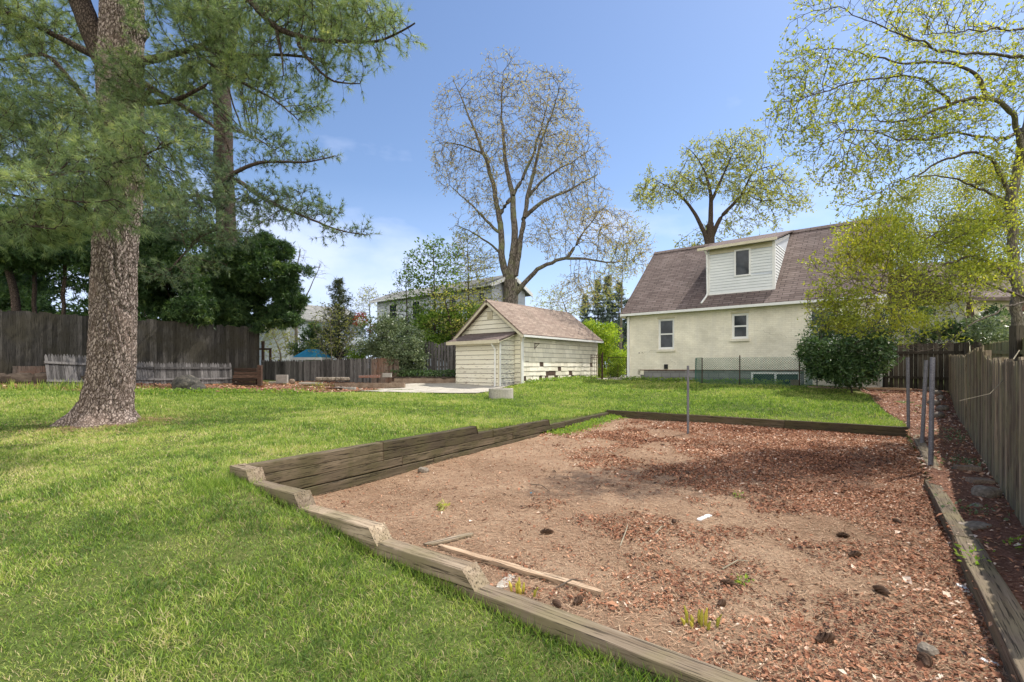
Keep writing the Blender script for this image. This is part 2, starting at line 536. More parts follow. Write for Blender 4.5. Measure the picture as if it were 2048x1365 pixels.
# --- garden bed soil
ms, nt, b = newmat('bed_soil', .95, .1)
v = coords(nt)
f1 = noise(nt, v, .8, 6, .65); f2 = noise(nt, v, 42, 6, .85); f3 = noise(nt, v, 9, 6, .75)
c = ramp(nt, f1, [(.3, (.21, .135, .085)), (.5, (.32, .215, .14)), (.7, (.43, .31, .21))])
c = mixc(nt, ramp(nt, f3, [(.5, 0), (.68, .6)]), c, (.15, .085, .055))
sep = nd(nt, 'ShaderNodeSeparateXYZ', Vector=v)
rt = nd(nt, 'ShaderNodeMath', _operation='MULTIPLY_ADD', i0=sep.outputs[0], i1=.26, i2=-.55).outputs[0]
rt2 = nd(nt, 'ShaderNodeMath', _operation='ADD', i0=rt, i1=nd(nt, 'ShaderNodeMath', _operation='MULTIPLY', i0=f1, i1=.8).outputs[0]).outputs[0]
c = mixc(nt, ramp(nt, rt2, [(.45, 0), (.95, .75)]), c, (.17, .085, .055))
c = mixc(nt, 1.0, c, ramp(nt, f2, [(.25, .5), (.5, 1), (.75, 1.45)]), 'MULTIPLY')
nt.links.new(c, b.inputs['Base Color']); bump(nt, b, mixc(nt, .3, f2, f3), 1.0, .03)
me = grid_mesh('dirt_bed', np.arange(-2.8, 7.9, .045), np.arange(1.3, 13.5, .045), BH, lambda X, Y: inpoly(X, Y, BED))
dirt = tag(link('dirt_bed', me, mat=ms), kind='structure')

# --- mulch strip between the bed's edging and the fence
def STRIP_Z(X, Y):
    return TH(X, Y) + .012 + .02 * vn(X * 4, Y * 4, 21)
R1 = [(lineR(1.0) - .08, 1.0), (lineR(9.6) - .08, 9.6), (8.4, 10.6), (10.0, 13.5), (10.9, 15.0), (11.6, 16.9), (13.0, 16.9), (LINE_R(16), 16.0), (LINE_R(1.0) + .3, 1.0)]
R1 = [(BC[0] - .06, BC[1]) if abs(p[1] - 9.6) < .01 else p for p in R1]
mm, nt, b = newmat('mulch', .95, .1)
v = coords(nt)
f2 = noise(nt, v, 38, 5, .8); f3 = noise(nt, v, 3, 5, .7)
c = ramp(nt, f2, [(.3, (.06, .03, .02)), (.5, (.22, .11, .075)), (.7, (.42, .26, .19))])
c = mixc(nt, ramp(nt, f3, [(.5, 0), (.7, .6)]), c, (.09, .06, .04))
nt.links.new(c, b.inputs['Base Color']); bump(nt, b, f2, 1.0, .03)
me = grid_mesh('mulch_path', np.arange(1, 15.5, .08), np.arange(.8, 17, .08), STRIP_Z, lambda X, Y: inpoly(X, Y, R1))
tag(link('mulch_path', me, mat=mm), kind='structure')

# --- bare reddish soil along the back left fences, concrete apron before the garage
soilp = [G(-160, 782), G(90, 781), G(180, 786), G(290, 788), G(420, 785), G(560, 788), G(700, 786), (-4.2, 26.5, 0), (-6, 27, 0), (-11.5, 23.6, 0), (-17.5, 16.5, 0), (-24, 16, 0)]
soilp = [(p[0], p[1]) for p in soilp]
me = grid_mesh('bare_soil', np.arange(-24, -3, .2), np.arange(11, 27, .2), lambda X, Y: TH(X, Y) + .012 + .05 * (vn(X * 2.5, Y * 2.5, 7)), lambda X, Y: inpoly(X, Y, soilp))
mr = m_noise('red_brown_soil', [(.13, .07, .045), (.24, .14, .095), (.33, .22, .16)], 2.5, .95, .8, .02, fine=25)
tag(link('bare_soil', me, mat=mr), kind='structure')
slabp = [G(690, 781), G(760, 785), G(860, 787), G(955, 787), G(1003, 781), (-.4, 20.9, 0), (.3, 22, 0), (-2.6, 24.4, 0), (-5.6, 24.1, 0)]
slabp = [(p[0], p[1]) for p in slabp]
def slab_z(X, Y): return TH(X, Y) + .02 + .0 * X
me = grid_mesh('concrete_slab', np.arange(-8, .6, .1), np.arange(15, 25, .1), slab_z, lambda X, Y: inpoly(X, Y, slabp))
tag(link('concrete_slab', me, mat=M['concrete']), kind='structure')
# drive seen between garage and house
drv = [(3.9, 25.2), (5.2, 23.2), (11.5, 31), (9, 36), (6, 31)]
me = grid_mesh('driveway', np.arange(3, 12, .2), np.arange(23, 37, .2), lambda X, Y: TH(X, Y) + .02, lambda X, Y: inpoly(X, Y, drv))
tag(link('driveway', me, mat=M['concrete']), kind='structure')

# ================================================================= LAWN BLADES
LAWN = [(-40, 0.4), (1.9, .4), BE, BN, BA, BB, BC, (8.4, 10.65), (10.0, 13.5), (10.85, 15.0), (11.1, 16.8), (5.4, 22.2), (4.5, 23.5), (3.9, 25.0), (.55, 21.9), (.1, 21.3), (-.4, 20.8)] + \
       [(G(x, y).x, G(x, y).y) for x, y in ((1000, 783), (950, 790), (860, 789), (760, 787), (700, 787), (560, 790), (420, 788), (290, 790), (180, 787), (60, 779), (-200, 783))] + [(-40, 13)]


def blades(name, dens_zones, mat, two=True, poly=LAWN, zf=TH, hs=1.0, seed=3, pxlim=(-180, 2200)):
    rs = np.random.RandomState(seed)
    out = []
    for (d0, d1, dens, wd, L, lean) in dens_zones:
        x0, x1 = (pxlim[0] - CX) * d1 / F, (pxlim[1] - CX) * d1 / F
        n = int((x1 - x0) * (d1 - d0) * dens)
        x = rs.uniform(x0, x1, n); y = rs.uniform(d0, d1, n)
        px = CX + F * x / y
        k = (px > pxlim[0]) & (px < pxlim[1]) & inpoly(x, y, poly)
        x, y = x[k], y[k]
        tuft = vn(x * 2.3, y * 2.3, 31) + .6 * vn(x * .7, y * .7, 33) + .5 * vn(x * 7, y * 7, 35)
        k = rs.rand(len(x)) < np.clip(.95 + .5 * tuft, .82, 1)
        x, y, tuft = x[k], y[k], tuft[k]
        out.append((x, y, np.full(len(x), wd), L * np.clip(1.05 + .9 * tuft, .72, 2.0) * rs.uniform(.55, 1.3, len(x)), np.full(len(x), lean), tuft))
    x, y, wd, L, lean, tuft = [np.concatenate(q) for q in zip(*out)]
    L = L * hs; n = len(x)
    z = zf(x, y) - .006
    az = rs.uniform(0, 2 * np.pi, n)
    ln = np.clip(rs.normal(lean, .3, n), .05, 1.5)
    fa = az + rs.uniform(-1.5, 1.5, n)
    dx, dy = np.cos(az), np.sin(az)
    sx, sy = -np.sin(fa) * wd / 2, np.cos(fa) * wd / 2
    h1 = L * .5; h2 = L
    l1 = np.sin(ln * .6); l2 = np.sin(np.minimum(ln, 1.45))
    P = np.stack([x, y, z], 1)
    mid = P + np.stack([dx * h1 * l1, dy * h1 * l1, h1 * np.cos(ln * .6)], 1)
    tip = mid + np.stack([dx * h1 * l2, dy * h1 * l2, h1 * np.cos(np.minimum(ln, 1.45))], 1)
    S = np.stack([sx, sy, 0 * sx], 1)
    V = np.stack([P - S, P + S, mid + S * .8, mid - S * .8, tip], 1).reshape(-1, 3)
    i = np.arange(n)[:, None] * 5
    q = np.concatenate([i, i + 1, i + 2, i + 3], 1); t = np.concatenate([i + 3, i + 2, i + 4], 1)
    big = vn(x * .55, y * .55, 51) + .55 * vn(x * 1.7, y * 1.7, 52) + .3 * vn(x * 5, y * 5, 53)
    far = np.clip((y - 8) / 8, 0, 1)
    r = np.clip(.42 + .8 * big * (1 - .5 * far) + .5 * vn(x * 9, y * 9, 57) + rs.normal(0, .24, n) + .10 * far - .03, 0, 1)
    me = np_mesh(name, V, [q, t], np.repeat(r, 5), smooth=False)
    return link(name, me, mat=mat)


M['grass'] = m_leaf('grass_blade', [(0, (.065, .125, .022)), (.25, (.15, .24, .04)), (.5, (.26, .36, .06)), (.75, (.38, .44, .10)), (1, (.60, .52, .25))], .35, .5, (1.3, 1.5, .7))
o = blades('lawn_grass', [(1.15, 2.6, 8500, .0042, .040, .95), (2.6, 4.2, 6500, .005, .043, .9), (4.2, 7, 4000, .0065, .048, .85), (7, 11, 2000, .0095, .058, .85), (11, 17, 1000, .013, .07, .85), (17, 27, 550, .022, .08, .8)], M['grass'])
M['thatch'] = m_leaf('dry_thatch', [(0, (.16, .13, .06)), (.5, (.36, .30, .15)), (1, (.55, .47, .27))], .1, .7, (1, .9, .6))
o2 = blades('dry_grass', [(1.15, 3, 1500, .0035, .05, 1.35), (3, 6, 1000, .0045, .055, 1.35), (6, 12, 380, .007, .06, 1.3)], M['thatch'], seed=8)
tag(o2, 'dry tan thatch lying between the green blades of the lawn', 'grass', kind='stuff')
tag(o, 'bright green mown lawn grass around the dirt bed and up to the house', 'grass', kind='stuff')
# ================================================================= BUILT THINGS
def beam(name, p0, p1, w, h, mat, parent, origin, cut1=0.0, cut0=0.0, bevel=.008, seed=0, drop=0):
    """squared timber, its own object, local x along it; p0/p1 = centre line of its top face"""
    p0 = Vector(p0); p1 = Vector(p1); L = (p1 - p0).length
    m = MB(); rr = random.Random(seed); m.rnd = rr.random()
    n = max(2, int(L / .35)); secs = []
    prof = [-w / 2, w / 2]
    V = []; Fc = []
    for i in range(n + 1):
        t = i / n; x = L * t
        jy = rr.uniform(-.004, .004); jz = rr.uniform(-.004, .003)
        xt = min(max(x, cut0), L - cut1)
        V += [(x, -w / 2 + jy, -h), (x, w / 2 + jy, -h), (xt, w / 2 + jy, jz), (xt, -w / 2 + jy, jz)]
    for i in range(n):
        a = i * 4; c = a + 4
        Fc += [(a, a + 1, c + 1, c)[::-1], (a + 1, a + 2, c + 2, c + 1)[::-1], (a + 2, a + 3, c + 3, c + 2)[::-1], (a + 3, a, c, c + 3)[::-1]]
    Fc += [(0, 1, 2, 3)[::-1], (n * 4, n * 4 + 1, n * 4 + 2, n * 4 + 3)]
    # drop sections collapsed by the cut
    m.add(V, Fc)
    o = m.build(name, mat, parent, bevel=bevel)
    o.location = p0 - Vector(origin)
    o.rotation_euler = (p1 - p0).to_track_quat('X', 'Z').to_euler()
    return o


def along(a, b, s):
    a = Vector((a[0], a[1], 0)); b = Vector((b[0], b[1], 0))
    return a + (b - a).normalized() * s


# --- left retaining wall: four courses stepping down away from the camera
org = Vector((BA[0], BA[1], 0))
rw = empty('retaining_wall', org, 0, 'stepped retaining wall of old timbers along the left long side of the dirt bed', 'retaining wall')
A_, B_ = Vector((BA[0], BA[1], 0)), Vector((BB[0], BB[1], 0))
Lw = (B_ - A_).length; dw = (B_ - A_).normalized()
s1 = (Vector((-.565, 8.07, 0)) - A_).dot(dw); s2 = (Vector((.79, 10.24, 0)) - A_).dot(dw)
k = 0
for top, e in ((.5, s1), (.385, s2), (.27, Lw + .06), (.145, Lw * .6), (.02, Lw * .4)):
    n = max(1, round(e / 2.5)); cuts = [e * i / n + (random.uniform(-.4, .4) if 0 < i < n else 0) for i in range(n + 1)]
    for i in range(n):
        a = A_ + dw * (cuts[i] + .0015); b = A_ + dw * (cuts[i + 1] - .0015)
        beam('timber', (a.x, a.y, top), (b.x, b.y, top), .13 + random.uniform(0, .006), .113, M['timber_in'], rw, org,
             cut1=.05 if i == n - 1 and top > .3 else 0, seed=k); k += 1

# --- near border stepping down towards the camera
org = Vector((BN[0], BN[1], 0))
nb = empty('timber_border', org, 0, 'weathered stepped timber border running along the near left side of the dirt bed', 'garden border')
Nn, Ee = Vector((BN[0], BN[1], 0)), Vector((BE[0], BE[1], 0))
d1 = (Nn - A_).normalized(); L1 = (Nn - A_).length; d2 = (Ee - Nn).normalized(); L2 = (Ee - Nn).length
perp1 = Vector((d1.y, -d1.x, 0))
def q1(s, z): p = A_ + d1 * s; return (p.x, p.y, z)
ends = [(.50, -.06, .30, .06), (.39, .12, 1.12, .08), (.285, .85, 2.1, .09), (.19, 1.75, 3.0, .10)]
for i, (top, a, e, cut) in enumerate(ends):
    beam('timber', q1(a, top), q1(e, top), .14 - .002 * i, .104, M['timber'], nb, org, cut1=cut, seed=50 + i)
for i, (top, a, e) in enumerate([(.39, -.07, .1), (.28, -.065, .83), (.178, -.06, 1.73), (.07, .9, 2.9)]):
    beam('timber', q1(a, top), q1(e, top), .134 - .002 * i, .104, M['timber'], nb, org, seed=60 + i)
pE0 = Nn - d1 * .12
beam('timber', (pE0.x, pE0.y, .086), (Nn.x + d2.x * L2 * .62, Nn.y + d2.y * L2 * .62, .082), .142, .19, M['timber'], nb, org, seed=71)
beam('timber', (Nn.x + d2.x * (L2 * .62 + .004), Nn.y + d2.y * (L2 * .62 + .004), .08), (Ee.x, Ee.y, .08), .14, .19, M['timber'], nb, org, seed=72)
# --- far border
org = Vector((BB[0], BB[1], 0)); Cc = Vector((BC[0], BC[1], 0)); d3 = (Cc - B_).normalized(); L3 = (Cc - B_).length
fb = empty('timber_border', org, 0, 'dark low timber edging between the far end of the dirt bed and the back lawn', 'garden border')
zt = lambda s: .325 - .02 * s / L3
for i in range(3):
    a = B_ + d3 * (L3 * i / 3 + .003); b = B_ + d3 * (L3 * (i + 1) / 3)
    beam('timber', (a.x, a.y, zt(L3 * i / 3)), (b.x, b.y, zt(L3 * (i + 1) / 3)), .12, .26, M['timber_in'], fb, org, seed=80 + i)
# --- right border: near part and offset far part
P = lambda y, off, z: (lineR(y) + off, y, z)
org = Vector(P(6.0, 0, 0))
rb = empty('timber_border', org, 0, 'long mossy timber edging the right side of the dirt bed at the bottom right', 'garden border')
beam('timber', P(1.2, .02, .13), P(3.85, .02, .125), .15, .2, M['timber'], rb, org, seed=90)
beam('timber', P(3.86, .02, .115), P(6.05, .0, .10), .13, .2, M['timber'], rb, org, seed=91, cut1=.15)
org = Vector(P(9.5, 0, 0))
rb2 = empty('timber_border', org, 0, 'short timber edging behind the two nearest steel posts', 'garden border')
beam('timber', P(6.45, .12, .12), P(9.4, .1, .22), .14, .2, M['timber'], rb2, org, seed=92)

# --- steel posts
def post(p, top, label, r=.03, lean=(0, 0)):
    o = empty('metal_post', p, 0, label, 'metal post', 'grey steel pipe posts round the dirt bed')
    h = top - p[2]
    one('pipe', M['metal_grey'], lambda m: m.tube([(0, 0, -.3), (lean[0], lean[1], h)], r * .85, 14), o, smooth=False)
    one('dark_end_disc', M['black'], lambda m: m.tube([(lean[0], lean[1], h - .03), (lean[0], lean[1], h + .0015)], r * .8, 12), o)  # black disc on the capped pipe, painted dark of its hollow
pp = GB(1376, 868); post(pp, 1.5, 'lone grey steel post standing near the middle of the far end of the dirt bed', .028)
post(Vector((5.69, 6.7, .0)), 1.6, 'nearest and tallest of the three steel posts in a row along the right edging', .034, (.03, 0))
post(Vector((6.96, 8.38, .1)), 1.585, 'slightly leaning middle post of the row of three by the right edging', .034, (.07, -.02))
post(Vector((7.78, 9.66, .25)), 1.66, 'farthest and thinnest looking of the three steel posts by the corner of the back lawn', .032, (-.02, 0))


# --- fences
def pickets(m, pts, topf, basef, w=.09, gap=.008, th=.018, top='dog', nrm=1, rs=random, miss=0, lean=0, ofs=0, jt=.02):
    """pickets standing along a polyline of (x,y)"""
    for a, b in zip(pts[:-1], pts[1:]):
        a = Vector((a[0], a[1], 0)); b = Vector((b[0], b[1], 0)); L = (b - a).length; d = (b - a) / L
        n = Vector((-d.y, d.x, 0)) * nrm
        s = 0
        while s < L:
            ww = w * rs.uniform(.85, 1.12)
            if rs.random() >= miss:
                c = a + d * (s + ww / 2); zb = basef(c.x, c.y); zt_ = topf(c.x, c.y) + rs.uniform(-jt, jt)
                o = n * (ofs + rs.uniform(-.004, .004)); t = rs.uniform(-lean, lean)
                m.rnd = rs.random()
                hw = ww / 2 - gap / 2
                def pt(u, z): return c + o + d * (u + t * (z - zb)) + Vector((0, 0, z))
                if top == 'dog': poly = [(-hw, zb), (hw, zb), (hw, zt_ - .05), (hw * .5, zt_), (-hw * .5, zt_), (-hw, zt_ - .05)]
                elif top == 'point': poly = [(-hw, zb), (hw, zb), (hw, zt_ - .1), (hw * .35, zt_ - .03), (0, zt_), (-hw * .35, zt_ - .03), (-hw, zt_ - .1)]
                else: poly = [(-hw, zb), (hw, zb), (hw, zt_ + rs.uniform(-.01, .01)), (-hw, zt_)]
                m.prism([pt(u, z) for u, z in poly], n * th)
            s += ww


def shift(m, org):
    m.v = [(x - org[0], y - org[1], z - org[2]) for x, y, z in m.v]


def fence(name, pts, topf, basef, mat, label, cat='fence', group=None, rails=(.25, .8), post_every=2.4, postmat=None, posttop=0, railside=-1, **kw):
    org = Vector((pts[0][0], pts[0][1], basef(*pts[0][:2])))
    e = empty(name, org, 0, label, cat, group)
    m = MB(); pickets(m, pts, topf, basef, **kw); shift(m, org)
    m.build('picket_panel', mat, e)
    for a, b in zip(pts[:-1], pts[1:]):
        a = Vector((a[0], a[1], 0)); b = Vector((b[0], b[1], 0)); L = (b - a).length; d = (b - a) / L; n = Vector((-d.y, d.x, 0))
        for r in rails:
            m = MB(); m.rnd = random.random()
            o = n * railside * .03
            za = basef(a.x, a.y) * (1 - r) + topf(a.x, a.y) * r; zb = basef(b.x, b.y) * (1 - r) + topf(b.x, b.y) * r
            m.bar(a + o + Vector((0, 0, za)), b + o + Vector((0, 0, zb)), .04, .085); shift(m, org)
            m.build('rail', postmat or mat, e)
        k = max(1, round(L / post_every)) if post_every else 0
        for i in range(k + 1) if k else []:
            c = a + d * (L * i / k) + n * railside * .1
            m = MB(); m.rnd = random.random()
            m.bar(c + Vector((0, 0, basef(c.x, c.y) - .2)), c + Vector((0, 0, topf(c.x, c.y) + posttop)), .09, .09); shift(m, org)
            m.build('post', postmat or mat, e)
    return e


rs1 = random.Random(5)
dL = (LEFT1 - LEFT0).normalized(); La = LEFT0 - dL * 6
fence('board_fence', [(La.x, La.y), (LEFT1.x, LEFT1.y)], lambda x, y: 3.42 - .012 * (y - 16) + .02 * math.sin(x * 3), lambda x, y: th(x, y) + .1,
      M['fence_dark'], 'tall dark weathered board fence behind the big pine trunk on the left', railside=1, w=.12, gap=.0005, top='flat', rs=rs1, jt=.05, rails=(.15, .5, .85), )
# back fences
def lin(z0, z1, x0, x1): return lambda x, y: z0 + (z1 - z0) * (x - x0) / (x1 - x0)
fa, fb_ = W(522, 25.3, z=0), W(650, 24.6, z=0)
fence('picket_fence', [(fa.x, fa.y), (fb_.x, fb_.y)], lin(1.87, 1.89, fa.x, fb_.x), lambda x, y: .62, M['fence_grey'],
      'low grey picket fence panel in front of the blue canopy', group='weathered fence panels at the back left', w=.1, gap=.006, top='point', rs=rs1, railside=1)
fa2, fb2 = W(654, 24.5, z=0), W(743, 24.0, z=0)
fence('picket_fence', [(fa2.x, fa2.y), (fb2.x, fb2.y)], lin(1.90, 2.0, fa2.x, fb2.x), lambda x, y: .66, M['fence_grey'],
      'grey picket fence panel with brown stains left of the leaning dark panel', group='weathered fence panels at the back left', w=.1, gap=.006, top='point', rs=rs1, railside=1, lean=.01)
fa3, fb3 = W(744, 23.9, z=0), W(795, 23.9, z=0)
fence('board_fence', [(fa3.x, fa3.y), (fb3.x, fb3.y)], lin(1.9, 2.05, fa3.x, fb3.x), lambda x, y: .72, M['fence_brown'],
      'short brown fence panel under the grey-green bush', group='weathered fence panels at the back left', w=.11, gap=.006, top='flat', rs=rs1, railside=1)
fa4, fb4 = W(795, 24.9, z=0), W(930, 25.3, z=0)
fence('board_fence', [(fa4.x, fa4.y), (fb4.x, fb4.y)], lin(2.72, 2.8, fa4.x, fb4.x), lambda x, y: 1.1, M['fence_grey'],
      'gappy grey board fence on the low wall left of the garage', w=.17, gap=.03, top='flat', rs=rs1, railside=1, jt=.09, miss=.07)
# leaning loose slats under the bush
sl = empty('loose_boards', W(757, 24.1, z=.8), 0, 'greenish brown boards leaning to the right beneath the grey-green bush', 'boards')
for i in range(5):
    m = MB(); m.rnd = random.random(); x = -.3 + i * .17
    m.bar((x, 0, -.1), (x + .55 + random.uniform(-.05, .05), .25, 1.35 + random.uniform(-.2, .2)), .12, .02, (0, 1, 0)); m.build('board', M['post_dark'], sl)


# loose picket panels leaning against the tall fence
def lean_panel(px0, px1, py_top, label, D0, D1, rail_breaks=False, seed=1):
    p0 = W(px0, D0, z=0); p1 = W(px1, D1, z=0)
    z0 = th(p0.x, p0.y) + .02
    h = CZ + (HY - py_top) * (D0 + D1) / 2 / F - z0
    rz = math.atan2(p1.y - p0.y, p1.x - p0.x); L = (Vector((p1.x, p1.y, 0)) - Vector((p0.x, p0.y, 0))).length
    e = empty('loose_fence', (p0.x, p0.y, z0), rz, label, 'fence panel')
    e.rotation_euler = (math.radians(-16), math.radians(2.2 * (1 if seed == 2 else -.3)), rz)
    rr = random.Random(seed); m = MB()
    pickets(m, [(0, 0), (L, 0)], lambda x, y: h + .02 * math.sin(x * 2), lambda x, y: -.05, w=.085, gap=.006, top='point', rs=rr, miss=.08 if rail_breaks else 0)
    m.build('pickets', M['fence_grey'], e)
    for z in (.17, h * .72):
        m = MB(); m.rnd = rr.random(); m.bar((-.03, -.022, z), (L + .05, -.022, z - .02), .04, .075); m.build('rail', M['fence_grey'], e)
    return e
lean_panel(96, 215, 706, 'grey pointed picket panel leaning on the dark fence left of the pine trunk', 15.6, 17.2, seed=2)
lean_panel(268, 309, 722, 'bluish grey short picket panel leaning just right of the pine trunk', 18.3, 18.9, seed=3)
lean_panel(311, 462, 724, 'long grey picket panel with missing pickets leaning behind the black bag', 18.9, 20.6, True, 4)

# right fence: two panels
rs2 = random.Random(9)
def rbase(x, y): return th(x, y) - .02
def rtop(x, y):
    z = 1.50 + .03 * (y - 4.5) + .012 * math.sin(y * 7)
    return z
fence('board_fence', [(LINE_R(2.6), 2.6), (LINE_R(6.45), 6.45)], lambda x, y: 1.47 + .03 * (y - 3) + .02 * math.sin(9 * y), rbase, M['fence_right'],
      'near weathered board fence panel at the right edge of the photo', group='panels of the right fence', rails=(.2, .8), railside=-1, w=.12, gap=.006, top='dog', rs=rs2, jt=.03, lean=.012, ofs=0)
fence('board_fence', [(LINE_R(6.5) + .02, 6.5), (LINE_R(9.4), 9.4)], lambda x, y: 1.62 + (.12 if y > 7.1 else -.02), rbase, M['fence_right'],
      'middle board fence panel with a higher broken top beside the steel posts', group='panels of the right fence', rails=(.2, .8), railside=-1, w=.13, gap=.008, top='flat', rs=rs2, jt=.05, lean=.015)
fence('board_fence', [(LINE_R(9.45) - .02, 9.45), (LINE_R(15.5), 15.5)], lambda x, y: 1.66 + .03 * (y - 9), rbase, M['fence_right'],
      'far board fence panel running back to the dark gate', group='panels of the right fence', rails=(.2, .8), railside=-1, w=.12, gap=.006, top='flat', rs=rs2, jt=.04, lean=.02)
# neighbour's mossy fence behind it
L2_ = lambda y: 2.05 + .829 * y
nf = fence('mossy_fence', [(L2_(5.0), 5.0), (L2_(17.5), 17.5)], lambda x, y: 2.02 + .028 * (y - 9), lambda x, y: th(x, y), M['fence_mossy'],
           'taller mossy green fence of the neighbour seen above the right fence', rails=(.84,), railside=1, w=.11, gap=.006, top='flat', rs=rs2, post_every=0, jt=.015)
org = nf.location
for px, top in ((1956, 668), (2033, 652), (1908, 688)):
    r_ = (px - CX) / F; D = 1.93 / (r_ - .829); D = min(D, 17)
    m = MB(); c = Vector((r_ * D, D, 0)); m.rnd = .6
    m.bar(c + Vector((0, 0, th(c.x, c.y))), c + Vector((0, 0, CZ + (HY - top) * D / F)), .15, .15); shift(m, org)
    m.build('post', M['post_dark'], nf)
D = 1.5 / ((1932 - CX) / F - .829); c = Vector(((1932 - CX) * D / F, D, 0))
e = empty('post_stub', (c.x, c.y, th(c.x, c.y)), 0, 'reddish brown post stub sticking up between the two right fences', 'post')
one('stub', m_noise('red_brown_post', [(.12, .05, .03), (.22, .1, .06)], 9), lambda m: m.box(-.06, -.06, 0, .06, .06, CZ + (HY - 700) * D / F - th(c.x, c.y)), e)

# dark gate between the house and the right fence
g0, g1 = Vector((12.45, 16.45, 0)), Vector((14.1, 15.3, 0))
fence('wooden_gate', [(g0.x, g0.y), (g1.x, g1.y)], lambda x, y: 2.25, lambda x, y: th(x, y) + .04, M['post_dark'],
      'dark brown board gate in shade between the house corner and the right fence', cat='gate', w=.12, gap=.006, top='flat', rs=rs2, post_every=1.6, railside=-1)

# ================================================================= GARAGE
def laps(m, O, a, n, z0, z1, course, xl, xr, th_=.022, jit=0, rr=random, split=0):
    O = Vector(O); a = Vector(a); n = Vector(n); z = z0
    while z < z1 - .01:
        zt_ = min(z + course, z1)
        L0, R0, L1_, R1_ = xl(z), xr(z), xl(zt_), xr(zt_)
        if R0 - L0 > .02:
            xs = [(L0, R0, L1_, R1_)]
            if split:
                cuts = [L0]; x = L0 + rr.uniform(.3, 1) * split
                while x < R0 - .1: cuts.append(x); x += split * rr.uniform(.8, 1.2)
                cuts.append(R0); xs = [(cuts[i], cuts[i + 1] - .004, cuts[i], cuts[i + 1] - .004) for i in range(len(cuts) - 1)]
            for (l0, r0, l1, r1) in xs:
                m.rnd = rr.random(); j = rr.uniform(-jit, jit)
                if r1 - l1 < .01: l1 = r1 = (l0 + r0) / 2; r1 += .01
                zt_ -= SHADOW_GAP; P0 = [O + a * l0 + Vector((0, 0, z + j)), O + a * r0 + Vector((0, 0, z + j)), O + a * r1 + Vector((0, 0, zt_)), O + a * l1 + Vector((0, 0, zt_))]
                P1 = [P0[0] + n * th_, P0[1] + n * th_, P0[2] + n * .003, P0[3] + n * .003]
                m.add(P0 + P1, [(4, 5, 6, 7), (0, 1, 5, 4), (1, 2, 6, 5), (3, 0, 4, 7)])
        z = min(z + course, z1)


SHADOW_GAP = .02  # slit above each board; dark backing stands in for the lap's shadow


def m_peel(name, base, base2, under, thr, sc=(1.2, 1.2, 3), zfade=None):
    m, nt, b = newmat(name, .7, .25)
    v = coords(nt, 'Object', sc)
    f = noise(nt, coords(nt, 'Object'), .9, 5, .6)
    at = nd(nt, 'ShaderNodeAttribute', _attribute_name='rnd').outputs['Fac']
    c = ramp(nt, f, [(.3, base), (.7, base2)])
    c = mixc(nt, 1.0, c, ramp(nt, at, [(0, .88), (1, 1.08)]), 'MULTIPLY')
    p = noise(nt, v, 3.0, 6, .75)
    if zfade:
        z = nd(nt, 'ShaderNodeSeparateXYZ', Vector=coords(nt, 'Object')).outputs[2]
        zz = nd(nt, 'ShaderNodeMapRange', i0=z, i1=zfade[0], i2=zfade[1], i3=0.0, i4=zfade[2]).outputs[0]
        p = nd(nt, 'ShaderNodeMath', _operation='ADD', i0=p, i1=zz).outputs[0]
    fac = ramp(nt, p, [(thr, 0), (thr + .015, .95)])
    c = mixc(nt, fac, c, under)
    nt.links.new(c, b.inputs['Base Color'])
    bump(nt, b, fac, -.3, .004)
    return m
M['cream_front'] = m_peel('peeling_cream_boards', (.72, .68, .55), (.80, .77, .66), (.24, .18, .13), .625, (1.0, 1.0, 5), (1.6, 0, .07))
M['cream_side'] = m_peel('peeling_white_boards', (.66, .64, .54), (.76, .75, .67), (.22, .23, .26), .57, (1.5, 1.5, 9), (1.3, 0, .08))
M['cream_shake'] = m_peel('cream_shakes', (.73, .69, .57), (.82, .79, .69), (.26, .2, .15), .66, (2, 2, 2), (.75, 0, .14))
M['bare_wood'] = m_noise('dark_sheathing_lap_shadow', [(.05, .035, .03), (.15, .1, .08)], 5, .9)  # real where shakes are missing; in the slits it imitates lap shadow

GZ = .70
gar = empty('garage', (.467, 21.9, GZ), YAW, 'small cream shingled garage with peeling paint and a tan gable roof', 'garage')
GW, GL, GH, GR = 3.85, 6.55, 2.38, 1.48
def gbody(m):
    m.prism([(0, 0, -.2), (-GW, 0, -.2), (-GW, 0, GH), (-GW / 2, 0, GH + GR * .93), (0, 0, GH)], (0, GL, 0))
one('wall', M['bare_wood'], gbody, gar)
gl = lambda z: (-GW if z <= GH else -GW + (z - GH) / (GR * .93) * GW / 2)
gr_ = lambda z: (0 if z <= GH else -(z - GH) / (GR * .93) * GW / 2)
rg = random.Random(3)
m = MB(); laps(m, (0, 0, 0), (1, 0, 0), (0, -1, 0), -.05, GH + GR * .9, .205, gl, gr_, .028, 0, rg); m.build('front_boards', M['cream_front'], gar)
